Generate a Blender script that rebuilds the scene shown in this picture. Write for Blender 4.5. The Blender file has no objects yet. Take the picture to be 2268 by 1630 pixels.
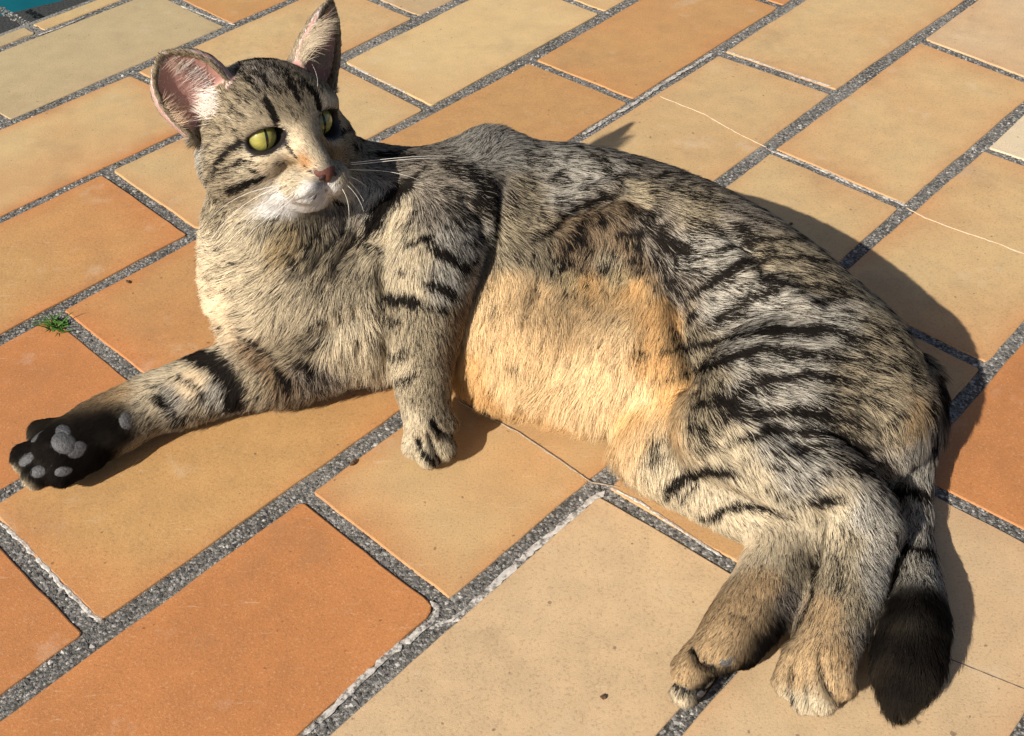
import bpy, bmesh, math, random
import numpy as np
from mathutils import Vector, Matrix
random.seed(7); RNG = np.random.default_rng(11)
scene = bpy.context.scene
col = scene.collection

# ------------------------------------------------------------------ camera
TL = 0.21                                   # tile module, metres
FPX = 4803.73 * 2268 / 4096                 # focal length in units of a 2268 px wide picture
TILT = math.radians(41.190942); ROLL = math.radians(0.40707); CAMH = 2.04046428 * TL
cam_d = bpy.data.cameras.new('camera')
cam = bpy.data.objects.new('camera', cam_d); col.objects.link(cam)
cam_d.sensor_fit = 'HORIZONTAL'; cam_d.sensor_width = 36.0
cam_d.lens = 36.0 * FPX / 2268
cam_d.clip_start = 0.01; cam_d.clip_end = 500
_f = Vector((0, math.cos(TILT), -math.sin(TILT))); _r = Vector((1, 0, 0)); _u = Vector((0, math.sin(TILT), math.cos(TILT)))
_r2 = math.cos(ROLL) * _r - math.sin(ROLL) * _u
_u2 = math.sin(ROLL) * _r + math.cos(ROLL) * _u
cam.matrix_world = Matrix(((_r2.x, _u2.x, -_f.x, 0), (_r2.y, _u2.y, -_f.y, 0), (_r2.z, _u2.z, -_f.z, CAMH), (0, 0, 0, 1)))
scene.camera = cam
cam_d.dof.use_dof = False

# ------------------------------------------------------------------ light
SUN_AZ_DX, SUN_AZ_DY, SUN_EL = 1.0, 1.2, math.radians(34.5)     # direction in which shadows fall
world = bpy.data.worlds.new('World'); scene.world = world; world.use_nodes = True
wn = world.node_tree; wn.nodes.clear()
wo = wn.nodes.new('ShaderNodeOutputWorld'); bg = wn.nodes.new('ShaderNodeBackground'); sky = wn.nodes.new('ShaderNodeTexSky')
sky.sky_type = 'NISHITA'; sky.sun_disc = False
sky.sun_elevation = SUN_EL; sky.air_density = 0.65; sky.dust_density = 2.0; sky.ozone_density = 0.0
_sd = Vector((-SUN_AZ_DX, -SUN_AZ_DY, 0)).normalized()         # towards the sun
sky.sun_rotation = math.atan2(_sd.x, _sd.y)
bg.inputs[1].default_value = 0.068
wn.links.new(sky.outputs[0], bg.inputs[0]); wn.links.new(bg.outputs[0], wo.inputs[0])
sun_d = bpy.data.lights.new('sun', 'SUN'); sun = bpy.data.objects.new('sun', sun_d); col.objects.link(sun)
sun_d.energy = 5.0; sun_d.angle = math.radians(0.53); sun_d.color = (1.0, 0.93, 0.82)
_dir = Vector((-_sd.x * math.cos(SUN_EL), -_sd.y * math.cos(SUN_EL), -math.sin(SUN_EL)))
sun.rotation_euler = _dir.to_track_quat('-Z', 'Y').to_euler()
scene.view_settings.view_transform = 'Standard'; scene.view_settings.look = 'None'
scene.view_settings.exposure = 0.54; scene.view_settings.gamma = 1.0
scene.view_settings.use_curve_mapping = False
scene.cycles.max_bounces = 6; scene.cycles.diffuse_bounces = 3; scene.cycles.glossy_bounces = 2
scene.cycles.transmission_bounces = 4; scene.cycles.transparent_max_bounces = 6
try:
    scene.cycles_curves.shape = 'RIBBONS'; scene.cycles_curves.subdivisions = 2
except Exception: pass

# ------------------------------------------------------------------ geometry helpers
CT, ST, CR, SR = math.cos(TILT), math.sin(TILT), math.cos(ROLL), math.sin(ROLL)
def ray(u, v):
    a = (np.asarray(u, float) - 1134) / FPX; b = -(np.asarray(v, float) - 815) / FPX
    x = CR * a + SR * b; y = -SR * a + CR * b
    return np.stack([x, CT + y * ST, -ST + y * CT], -1)
def at(u, v, z=0.0):
    """the point at height z seen at (u, v) of the survey photograph"""
    d = ray(u, v); t = (np.asarray(z, float) - CAMH) / d[..., 2]
    return d * t[..., None] + np.array([0, 0, CAMH])
def depth(p):
    return p[..., 1] * CT - (p[..., 2] - CAMH) * ST
def pix(p):
    p = np.asarray(p, float)
    wx, wy, wz = p[..., 0], p[..., 1], p[..., 2] - CAMH
    zc = wy * CT - wz * ST; yc = wy * ST + wz * CT
    return np.stack([1134 + FPX * (CR * wx - SR * yc) / zc, 815 - FPX * (SR * wx + CR * yc) / zc], -1)
# ------------------------------------------------------------------ materials and small helpers
def new_mat(name):
    m = bpy.data.materials.new(name); m.use_nodes = True; nt = m.node_tree; nt.nodes.clear()
    out = nt.nodes.new('ShaderNodeOutputMaterial'); return m, nt, out
def nd(nt, typ, **kw):
    n = nt.nodes.new(typ)
    for k, v in kw.items(): setattr(n, k, v)
    return n
def ramp(nt, stops):
    r = nd(nt, 'ShaderNodeValToRGB'); e = r.color_ramp.elements
    while len(e) < len(stops): e.new(0.5)
    for q, (p, c) in zip(e, stops): q.position = p; q.color = (*c, 1) if len(c) == 3 else c
    return r
def mesh_obj(name, verts, faces, mat=None, parent=None, smooth=False):
    me = bpy.data.meshes.new(name); me.from_pydata([tuple(map(float, v)) for v in verts], [], faces); me.update()
    if smooth: me.polygons.foreach_set('use_smooth', np.ones(len(me.polygons), bool))
    if mat: me.materials.append(mat)
    o = bpy.data.objects.new(name, me); col.objects.link(o)
    if parent is not None: o.parent = parent
    return o
def mixc(nt, fac, a, b, blend='MIX'):
    n = nd(nt, 'ShaderNodeMix', data_type='RGBA', blend_type=blend)
    for i, v in ((0, fac), (6, a), (7, b)):
        if hasattr(v, 'is_linked'): nt.links.new(v, n.inputs[i])
        else: n.inputs[i].default_value = v if i == 0 else (*v, 1)
    return n.outputs[2]
def noise_node(nt, vec, scale, detail=3, rough=0.55, dim='3D'):
    n = nd(nt, 'ShaderNodeTexNoise'); n.inputs['Scale'].default_value = scale; n.inputs['Detail'].default_value = detail; n.inputs['Roughness'].default_value = rough
    nt.links.new(vec, n.inputs['Vector']); return n.outputs[0]
def maprange(nt, v, a, b, c=0.0, d=1.0):
    n = nd(nt, 'ShaderNodeMapRange'); nt.links.new(v, n.inputs[0])
    for i, x in zip((1, 2, 3, 4), (a, b, c, d)): n.inputs[i].default_value = x
    return n.outputs[0]

# clay tile
mt_tile, nt, out = new_mat('clay_tile')
tc = nd(nt, 'ShaderNodeTexCoord'); oi = nd(nt, 'ShaderNodeObjectInfo')
geo = nd(nt, 'ShaderNodeNewGeometry')
off = nd(nt, 'ShaderNodeVectorMath', operation='MULTIPLY_ADD'); cmb = nd(nt, 'ShaderNodeCombineXYZ')
nt.links.new(oi.outputs['Random'], cmb.inputs[0]); nt.links.new(oi.outputs['Random'], cmb.inputs[2])
nt.links.new(cmb.outputs[0], off.inputs[0]); off.inputs[1].default_value = (37, 0, 91); nt.links.new(geo.outputs['Position'], off.inputs[2])
P0 = off.outputs[0]
ed = nd(nt, 'ShaderNodeAttribute', attribute_name='edge')
big = noise_node(nt, P0, 9, 2); mid = noise_node(nt, P0, 60, 4, 0.6); fin = noise_node(nt, P0, 900, 2, 0.6); tin = noise_node(nt, P0, 2200, 1)
warm = nd(nt, 'ShaderNodeMath', operation='MULTIPLY_ADD'); nt.links.new(ed.outputs['Fac'], warm.inputs[0]); warm.inputs[1].default_value = 0.36; nt.links.new(big, warm.inputs[2])
wf = maprange(nt, warm.outputs[0], 0.42, 0.95)
at2 = nd(nt, 'ShaderNodeAttribute', attribute_name='warm', attribute_type='OBJECT')
wm = nd(nt, 'ShaderNodeMath', operation='MULTIPLY'); nt.links.new(wf, wm.inputs[0]); nt.links.new(at2.outputs['Fac'], wm.inputs[1])
c0 = mixc(nt, wm.outputs[0], (0, 0, 0), (.44, .185, .065)); 
mx = nt.nodes[-1]; nt.links.new(oi.outputs['Color'], mx.inputs[6])
c1 = mixc(nt, maprange(nt, mid, 0.3, 0.75), (.90, .90, .90), (1.08, 1.06, 1.04)); c2 = mixc(nt, 1.0, (1, 1, 1), (1, 1, 1), 'MULTIPLY')
mx = nt.nodes[-1]; nt.links.new(c0, mx.inputs[6]); nt.links.new(c1, mx.inputs[7])
c3 = mixc(nt, maprange(nt, fin, 0.28, 0.46, 0.42, 0.0), (0, 0, 0), (.16, .10, .055)); mx = nt.nodes[-1]; nt.links.new(c2, mx.inputs[6])
c4 = mixc(nt, maprange(nt, fin, 0.58, 0.74, 0.0, 0.30), (0, 0, 0), (.60, .42, .25)); mx = nt.nodes[-1]; nt.links.new(c3, mx.inputs[6])
sp = noise_node(nt, P0, 330, 0); c5 = mixc(nt, maprange(nt, sp, 0.17, 0.14, 0.0, 0.55), (0, 0, 0), (.07, .045, .03)); mx = nt.nodes[-1]; nt.links.new(c4, mx.inputs[6])
st = noise_node(nt, P0, 28, 5, 0.65); c6 = mixc(nt, maprange(nt, st, 0.60, 0.78, 0.0, 0.30), (0, 0, 0), (.60, .52, .42)); mx = nt.nodes[-1]; nt.links.new(c5, mx.inputs[6])
dn = noise_node(nt, P0, 17, 6, 0.72); c7 = mixc(nt, maprange(nt, dn, 0.56, 0.74, 0.0, 0.34), (0, 0, 0), (.20, .13, .075)); mx = nt.nodes[-1]; nt.links.new(c6, mx.inputs[6])
ns = nd(nt, 'ShaderNodeMapping'); ns.inputs['Scale'].default_value = (1.0, 9.0, 1.0); ns.inputs['Rotation'].default_value = (0, 0, 0.9); nt.links.new(P0, ns.inputs['Vector'])
scf = noise_node(nt, ns.outputs[0], 60, 3, 0.6); c6 = mixc(nt, maprange(nt, scf, 0.66, 0.74, 0.0, 0.28), (0, 0, 0), (.58, .47, .34)); mx = nt.nodes[-1]; nt.links.new(c7, mx.inputs[6])
b = nd(nt, 'ShaderNodeBsdfPrincipled'); b.inputs['Roughness'].default_value = 0.62; b.inputs['Specular IOR Level'].default_value = 0.35
nt.links.new(c6, b.inputs['Base Color'])
bu = nd(nt, 'ShaderNodeBump'); bu.inputs['Strength'].default_value = 0.22; bu.inputs['Distance'].default_value = 0.0006
ad = nd(nt, 'ShaderNodeMath', operation='ADD'); nt.links.new(fin, ad.inputs[0]); nt.links.new(tin, ad.inputs[1]); nt.links.new(ad.outputs[0], bu.inputs['Height']); nt.links.new(bu.outputs[0], b.inputs['Normal'])
nt.links.new(b.outputs[0], out.inputs[0])
# mortar
mt_mortar, nt, out = new_mat('mortar')
geo = nd(nt, 'ShaderNodeNewGeometry'); vo = nd(nt, 'ShaderNodeTexVoronoi'); vo.inputs['Scale'].default_value = 520; nt.links.new(geo.outputs['Position'], vo.inputs['Vector'])
n1 = noise_node(nt, geo.outputs['Position'], 700, 4, 0.7); n2 = noise_node(nt, geo.outputs['Position'], 14, 3)
ca_ = ramp(nt, [(0.32, (.012, .012, .011)), (0.56, (.085, .082, .074)), (0.78, (.30, .29, .265))]); nt.links.new(n1, ca_.inputs[0])
c2 = mixc(nt, maprange(nt, vo.outputs['Distance'], 0.15, 0.55), (.42, .40, .37), (0.1, 0.1, 0.1)); mx = nt.nodes[-1]; nt.links.new(ca_.outputs[0], mx.inputs[7])
c3 = mixc(nt, maprange(nt, n2, 0.35, 0.7, 0.0, 0.55), (0, 0, 0), (.40, .38, .35)); mx = nt.nodes[-1]; nt.links.new(c2, mx.inputs[6])
b = nd(nt, 'ShaderNodeBsdfPrincipled'); b.inputs['Roughness'].default_value = 0.95; b.inputs['Specular IOR Level'].default_value = 0.15; nt.links.new(c3, b.inputs['Base Color'])
bu = nd(nt, 'ShaderNodeBump'); bu.inputs['Strength'].default_value = 1.0; bu.inputs['Distance'].default_value = 0.0025; nt.links.new(n1, bu.inputs['Height']); nt.links.new(bu.outputs[0], b.inputs['Normal'])
nt.links.new(b.outputs[0], out.inputs[0])
def plain(name, colour, rough=0.8, var=0.25, scale=200, bump=0.0, spec=0.3):
    m, nt, out = new_mat(name); geo = nd(nt, 'ShaderNodeNewGeometry'); n = noise_node(nt, geo.outputs['Position'], scale, 4, 0.6)
    c = mixc(nt, maprange(nt, n, 0.3, 0.7), tuple(x * (1 - var) for x in colour), tuple(min(1, x * (1 + var)) for x in colour))
    b = nd(nt, 'ShaderNodeBsdfPrincipled'); b.inputs['Roughness'].default_value = rough; b.inputs['Specular IOR Level'].default_value = spec; nt.links.new(c, b.inputs['Base Color'])
    if bump:
        bu = nd(nt, 'ShaderNodeBump'); bu.inputs['Strength'].default_value = 0.6; bu.inputs['Distance'].default_value = bump; nt.links.new(n, bu.inputs['Height']); nt.links.new(bu.outputs[0], b.inputs['Normal'])
    nt.links.new(b.outputs[0], out.inputs[0]); return m
mt_lime, nt, out = new_mat('lime'); geo = nd(nt, 'ShaderNodeNewGeometry'); n1 = noise_node(nt, geo.outputs['Position'], 420, 4, 0.7); n2 = noise_node(nt, geo.outputs['Position'], 90, 3, 0.6)
c = mixc(nt, maprange(nt, n1, 0.35, 0.65), (.30, .28, .255), (.55, .52, .48)); b = nd(nt, 'ShaderNodeBsdfPrincipled'); b.inputs['Roughness'].default_value = 0.95; nt.links.new(c, b.inputs['Base Color'])
tp_ = nd(nt, 'ShaderNodeBsdfTransparent'); ms = nd(nt, 'ShaderNodeMixShader'); av = nd(nt, 'ShaderNodeMath', operation='ADD'); nt.links.new(n1, av.inputs[0]); nt.links.new(n2, av.inputs[1])
nt.links.new(maprange(nt, av.outputs[0], 0.78, 1.06), ms.inputs[0]); nt.links.new(tp_.outputs[0], ms.inputs[1]); nt.links.new(b.outputs[0], ms.inputs[2]); nt.links.new(ms.outputs[0], out.inputs[0])
mt_asphalt = plain('asphalt', (.035, .036, .038), 0.95, 0.4, 400, 0.003)

# ------------------------------------------------------------------ the tile lattice, as surveyed
YAW = math.radians(48.333875277877695); TX, TY, TK = -1.57305601, -0.61929354, 0.51
def lat(t, j):
    x = t - TX; y = j * TK - TY
    return np.array([(math.cos(YAW) * x - math.sin(YAW) * y) * TL, (math.sin(YAW) * x + math.cos(YAW) * y) * TL])
SURVEY = [(0, 5, 417, 680), (0, 4, 785, 935), (1, 5, 1354, 247), (1, 4, 1725, 436), (2, 4, 2422, 54), (-.5, 4, 216, 1240), (1.5, 4, 2115, 239), (1.5, 3, 2535, 407), (2.5, 3, 3135, 27), (2, 3, 2873, 206),
          (2, 2, 3351, 371), (-1, 2, 385, 2528), (-.5, 2, 1204, 1969), (-.5, 1, 1797, 2430), (0, 1, 2390, 1952), (1.5, 2, 3074, 594), (1.5, 1, 3628, 830), (2.5, 2, 3675, 155), (2, 1, 3925, 587), (1, 0, 3956, 1471),
          (.5, 6, 525, 287), (1.5, 5, 1672, 70), (1, 6, 921, 101), (.5, 7, 168, 128), (-.9, 3, 35, 1957), (-.345, 0, 2736, 2882), (-.8174, 1, 1292, 2917), (-.618, 1, 1576, 2625), (-1.21, 2, 0, 2847), (1.2, 0, 4096, 1331)]
SP = np.array([[t, j] for t, j, u, v in SURVEY], float)
SO = np.array([at(u / 1.80599, v / 1.80599, 0)[:2] - lat(t, j) for t, j, u, v in SURVEY])
for i, (t, j, u, v) in enumerate(SURVEY):
    if (t * 2) % 1 != 0:                     # only on a long joint: keep the part across it
        n = np.array([-math.sin(YAW), math.cos(YAW)]); SO[i] = n * (SO[i] @ n)
def vert(t, j):
    d2 = (SP[:, 0] - t) ** 2 + ((SP[:, 1] - j) * TK) ** 2
    w = 1 / (d2 + 0.004) ** 1.5 * np.exp(-d2 / 2.0); w0 = 1 / (0.6) ** 2
    return lat(t, j) + (w[:, None] * SO).sum(0) / (w.sum() + w0)
pav = mesh_obj('pavement', [(-1.3, -0.35, -0.0013), (1.5, -0.35, -0.0013), (1.5, 2.2, -0.0013), (-1.3, 2.2, -0.0013)], [(0, 1, 2, 3)], mt_mortar)
EDGE_J = 7.23                                # the paving ends here; beyond lies dark asphalt a step lower
RB = np.random.default_rng(5)
c4 = [lat(-4, -3), lat(6, -3), lat(6, EDGE_J), lat(-4, EDGE_J)]
pav.data.clear_geometry(); pav.data.from_pydata([(p[0], p[1], -0.0013) for p in c4] + [(p[0], p[1], -0.028) for p in c4], [], [(0, 1, 2, 3), (3, 2, 6, 7), (2, 1, 5, 6), (1, 0, 4, 5), (0, 3, 7, 4)]); pav.data.update()
pav['kind'] = 'structure'
grd = mesh_obj('ground', [(-60, -60, -0.03), (60, -60, -0.03), (60, 90, -0.03), (-60, 90, -0.03)], [(0, 1, 2, 3)], mt_asphalt); grd['kind'] = 'structure'
TONES = {'k': (.40, .315, .185), 't': (.475, .34, .172), 'o': (.41, .24, .096), 'b': (.49, .36, .215), 'r': (.375, .155, .054), 'y': (.50, .37, .19), 'l': (.55, .46, .32)}
# tile (row, t of its lower-left end): tone, warmth
LOOK = {(1, -1.5): 'r.9', (1, -.5): 't.75', (0, -1): 'b.1', (0, 0): 't.5', (2, -2): 'r.5', (2, -1): 'o.7', (2, 0): 'o.5', (3, -1.5): 'r.7', (3, -.5): 'o1', (4, -1): 'o.9', (4, 0): 't.5', (5, -.5): 't.9', (6, -1): 'k.1', (6, 0): 'k.1', (5, .5): 't.5', (5, 1.5): 'k.3',
        (4, 1): 'y.25', (4, 2): 'y.3', (3, .5): 'o.35', (3, 1.5): 'o.6', (2, 1): 't.35', (2, 2): 't.45', (1, .5): 't.4', (1, 1.5): 't.55', (1, 2.5): 'b.3', (0, 1): 't.6', (0, 2): 'l.1', (-1, .5): 'r.8', (-1, -.5): 'b.3', (7, -.5): 'k.2', (7, .5): 't.3', (6, 1): 'o.5', (3, 2.5): 'o.7', (-1, 1.5): 'o.6', (5, -1.5): 't.6', (4, -2): 'o.6'}
HALF = 0.0039
def tile(r, a):
    jt = min(r + 1, EDGE_J - 0.012) if r == 7 else r + 1
    c = [vert(a, r), vert(a + 1, r), vert(a + 1, jt), vert(a, jt)]
    if r == 7:
        k = (jt - r); c[2] = vert(a + 1, r) + (lat(a + 1, jt) - lat(a + 1, r)); c[3] = vert(a, r) + (lat(a, jt) - lat(a, r))
    c = np.array(c); hw = HALF * RB.uniform(0.86, 1.14, 4)
    # inset every side by half a joint
    E = np.roll(c, -1, 0) - c; n = np.stack([-E[:, 1], E[:, 0]], 1); n /= np.linalg.norm(n, axis=1)[:, None]
    o = c + n * hw[:, None]; pts = []
    for i in range(4):
        p, d = o[i - 1], E[i - 1]; q, e = o[i], E[i]
        s = np.linalg.solve(np.stack([d, -e], 1), q - p)[0]; pts.append(p + d * s)
    pts = np.array(pts); ring = []
    rr = RB.uniform(0.0012, 0.0030, 4)
    if (r, a) == (1, -1.5): rr[1] = 0.007
    for i in range(4):                        # rounded corners, then the side
        p = pts[i]; d0 = pts[i - 1] - p; d1 = pts[(i + 1) % 4] - p; d0 /= np.linalg.norm(d0); l1 = np.linalg.norm(d1); d1 /= l1
        for f in (0, .33, .67, 1):
            ring.append(p + d0 * rr[i] * (1 - f) ** 2 + d1 * rr[i] * f ** 2)
        m = max(4, int(l1 / 0.009))
        for f in np.arange(1, m) / m: ring.append(p + d1 * (l1 * f))
    ring = np.array(ring); N = len(ring); cen = ring.mean(0)
    tang = np.roll(ring, -1, 0) - np.roll(ring, 1, 0); nr = np.stack([-tang[:, 1], tang[:, 0]], 1); nr /= np.linalg.norm(nr, axis=1)[:, None] + 1e-12
    ring = ring + nr * (RB.normal(size=(N, 1)) * 0.00016 + 0.0002 * np.sin(np.arange(N)[:, None] * 0.7 + a))
    z = -RB.uniform(0.0, 0.0007)
    V, F, ew = [], [], []
    for inset, dz, w in ((0, -0.009, 1), (0, -0.0008, 1), (0.00025, -0.00025, 1), (0.0008, 0, 1), (0.012, 0, 0.55), (0.030, 0, 0.12)):
        q = ring + nr * inset if inset < 0.01 else cen + (ring - cen) * (1 - inset / np.array([0.105, 0.052]).mean() * 0.75)
        for x in q: V.append((x[0] - cen[0], x[1] - cen[1], z + dz)); ew.append(w)
    for k in range(5):
        for i in range(N): F.append((k * N + i, k * N + (i + 1) % N, (k + 1) * N + (i + 1) % N, (k + 1) * N + i))
    V.append((0, 0, z)); ew.append(0.0)
    for i in range(N): F.append((5 * N + i, 5 * N + (i + 1) % N, 6 * N))
    o = mesh_obj('tile', V, F, mt_tile, pav); o.location = (cen[0], cen[1], 0)
    A = o.data.attributes.new('edge', 'FLOAT', 'POINT'); A.data.foreach_set('value', np.array(ew, np.float32))
    sm = np.arange(len(F)) < 2 * N; o.data.polygons.foreach_set('use_smooth', sm)
    tn = LOOK.get((r, a))
    if tn is None: tn = RB.choice(['k', 't', 'o', 'b', 'y']) + '%.1f' % RB.uniform(0.1, 0.8)
    base = np.array(TONES[tn[0]]) * RB.uniform(0.96, 1.04); o.color = (*base, 1); o['warm'] = float(tn[1:])
for r in range(-3, 8):
    s = 0 if r % 2 == 0 else 0.5
    for k in range(-4, 6):
        a = k + s; p = vert(a + .5, r + .5)
        if -0.62 < p[0] < 0.75 and -0.02 < p[1] < 1.5 and a >= -4 and a + 1 <= 6: tile(r, a)

# ------------------------------------------------------------------ grit in the joints, lime, cracks
def ribbon(name, pts, w, mat, z=0.0003, rag=0.35, seed=1, parent=pav, thick=0.0005):
    """raised irregular strip along survey points"""
    rb = np.random.default_rng(seed); q = np.array([at(u, v, 0)[:2] for u, v in pts]); P = []
    for a, b in zip(q[:-1], q[1:]):
        m = max(2, int(np.linalg.norm(b - a) / 0.0025))
        P += [a + (b - a) * f for f in np.arange(m) / m]
    P.append(q[-1]); P = np.array(P); t = np.gradient(P, axis=0); t /= np.linalg.norm(t, axis=1)[:, None]; n = np.stack([-t[:, 1], t[:, 0]], 1); N = len(P)
    ws = w * 0.5 * (1 + rag * rb.normal(size=(N, 2))).clip(0.15, 2); ws[0] *= .2; ws[-1] *= .2
    P = P + n * np.cumsum(rb.normal(size=N))[:, None] * w * 0.04
    V, F = [], []
    for i in range(N):
        for off, dz in ((-ws[i, 0], -thick), (-ws[i, 0] * .5, thick * rb.uniform(.75, 1)), (ws[i, 1] * .5, thick * rb.uniform(.75, 1)), (ws[i, 1], -thick)):
            V.append((P[i, 0] + n[i, 0] * off, P[i, 1] + n[i, 1] * off, z + dz))
    for i in range(N - 1):
        for k in range(3): F.append((i * 4 + k, i * 4 + k + 1, i * 4 + k + 5, i * 4 + k + 4))
    return mesh_obj(name, V, F, mat, parent)
for i, (w, pts) in enumerate([(.0030, [(672, 1628), (760, 1540), (860, 1450), (930, 1395), (968, 1362), (972, 1348), (955, 1330)]), (.0016, [(955, 1388), (1000, 1372), (1040, 1345)]), (.0034, [(1000, 1375), (1060, 1325), (1130, 1255), (1185, 1205), (1230, 1170), (1290, 1115), (1335, 1082)]),
        (.0024, [(0, 1158), (60, 1212), (130, 1290), (228, 1378)]), (.0026, [(1702, 330), (1800, 368), (1900, 412), (2010, 455)]), (.0022, [(1612, 112), (1720, 152), (1840, 190)]), (.0030, [(1290, 298), (1400, 232), (1490, 175), (1580, 118)]), (.0018, [(772, 142), (850, 180), (900, 205)]),
        (.0012, [(82, 78), (130, 62), (190, 36)]), (.0015, [(1345, 1075), (1420, 1112), (1520, 1180), (1600, 1232)]), (.0016, [(400, 12), (470, 40), (520, 55)]), (.0018, [(1382, 1078), (1400, 1050), (1425, 1020)])]):
    ribbon('lime_deposit', pts, w, mt_lime, z=-0.00002 if i not in (2,) else -0.0007, rag=0.34, seed=40 + i, thick=0.00014)
mt_crack = plain('crack_fill', (.10, .08, .065), 0.95, 0.4, 700); mt_crack3 = plain('crack_dust', (.30, .235, .17), 0.95, 0.3, 700); mt_crack2 = plain('crack_lime', (.50, .38, .26), 0.95, 0.2, 700)
ribbon('crack', [(1015, 888), (1080, 922), (1150, 958), (1230, 1012), (1310, 1068), (1370, 1078)], .0010, mt_crack3, -0.00005, 0.5, 71, thick=0.00018)
ribbon('crack', [(1013, 886), (1079, 920), (1149, 956), (1229, 1010), (1309, 1066)], .00055, mt_crack, 0.0001, 0.5, 72, thick=0.0001)
ribbon('crack', [(1462, 213), (1560, 252), (1640, 298), (1698, 326)], .0009, mt_crack2, -0.0001, 0.5, 73, thick=0.00015)
ribbon('crack', [(2008, 460), (2050, 482), (2110, 505), (2190, 532), (2275, 564)], .0011, mt_crack2, -0.0001, 0.5, 74, thick=0.00015)
ribbon('crack', [(2100, 1458), (2180, 1490), (2275, 1528)], .0005, mt_crack, 0.0, 0.4, 75, thick=0.0002)
# grit
mt_grit, nt, out = new_mat('grit'); gc_ = nd(nt, 'ShaderNodeAttribute', attribute_name='stone'); b = nd(nt, 'ShaderNodeBsdfPrincipled'); b.inputs['Roughness'].default_value = 0.85
nt.links.new(gc_.outputs['Color'], b.inputs['Base Color']); nt.links.new(b.outputs[0], out.inputs[0])
gv, gf, gcol = [], [], []
octa = np.array([(1, 0, 0), (0, 1, 0), (-1, 0, 0), (0, -1, 0), (0, 0, 1), (.7, .7, .5), (-.7, .7, .5), (-.7, -.7, .5), (.7, -.7, .5)], float)
of = [(0, 5, 8), (0, 1, 5), (1, 6, 5), (1, 2, 6), (2, 7, 6), (2, 3, 7), (3, 8, 7), (3, 0, 8), (4, 5, 6), (4, 6, 7), (4, 7, 8), (4, 8, 5)]
def grain(x, y, r, c):
    k = len(gv); s = octa * r * RB.uniform(0.7, 1.3, (9, 1)) * np.array([1, 1, 0.7]); an = RB.uniform(0, 6.28)
    R = np.array([[math.cos(an), -math.sin(an), 0], [math.sin(an), math.cos(an), 0], [0, 0, 1]])
    for q in s @ R.T: gv.append((x + q[0], y + q[1], -0.0016 + q[2])); gcol.append((*c, 1))
    for f in of: gf.append(tuple(i + k for i in f))
def seed_joint(a, b, dens=5.5):
    p, q = vert(*a), vert(*b); L = np.linalg.norm(q - p)
    n = np.array([-(q - p)[1], (q - p)[0]]) / L
    for _ in range(int(L * 1000 * dens)):
        f = RB.random(); x = p + (q - p) * f + n * RB.uniform(-HALF * .98, HALF * .98)
        if x[1] < 0.2 or x[1] > 1.35 or abs(x[0]) > 0.2 + 0.42 * x[1]: continue
        g = RB.choice([.04, .07, .12, .21, .34], p=[.25, .3, .25, .15, .05]) * RB.uniform(.8, 1.2)
        grain(x[0], x[1], abs(RB.normal()) * 0.00035 + 0.00045, (g, g * .96, g * .90))
for j in range(-2, 8):
    for k in range(-8, 11): seed_joint((k * .5, j), (k * .5 + .5, j))
    s = 0 if j % 2 == 0 else .5
    for k in range(-4, 6): seed_joint((k + s, j), (k + s, j + 1))
gr = mesh_obj('grit', gv, gf, mt_grit, pav); gr['kind'] = 'stuff'
A = gr.data.color_attributes.new('stone', 'FLOAT_COLOR', 'POINT'); A.data.foreach_set('color', np.array(gcol, np.float32).ravel())

# ------------------------------------------------------------------ grass tuft in the joint
mt_grass = plain('grass_blade', (.055, .13, .02), 0.5, 0.35, 300)
tuft = bpy.data.objects.new('grass_tuft', None); col.objects.link(tuft); tp = at(128, 722, 0); tuft.location = (tp[0], tp[1], -0.002)
tuft['label'] = 'small green grass tuft growing from the mortar joint beside the stretched paw'; tuft['category'] = 'grass'
for i in range(34):
    an = RB.uniform(0, 6.28); L = RB.uniform(0.005, 0.013); w = RB.uniform(0.0004, 0.0008); le = RB.uniform(0.25, 1.1)
    if i < 6: an = RB.uniform(2.8, 3.9); L = RB.uniform(.012, .018)
    o2 = RB.normal(size=2) * 0.0028; V, F = [], []
    for k in range(6):
        s = k / 5; r_ = L * (s * math.cos(le * 0.5) * .6 + .4 * s * s); hgt = L * (math.sin(le) * s - 0.45 * s * s * math.cos(le)); ww = w * (1 - s ** 2) + 0.00005
        cx, cy = o2[0] + math.cos(an) * r_, o2[1] + math.sin(an) * r_; nx, ny = -math.sin(an), math.cos(an); hgt = max(hgt, 0.001 + 0.002 * s)
        V += [(cx + nx * ww, cy + ny * ww, hgt + ww * .5), (cx, cy, hgt), (cx - nx * ww, cy - ny * ww, hgt + ww * .5)]
        if k: F += [(3 * k - 3, 3 * k - 2, 3 * k + 1, 3 * k), (3 * k - 2, 3 * k - 1, 3 * k + 2, 3 * k + 1)]
    mesh_obj('blade', V, F, mt_grass, tuft, True)
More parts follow.
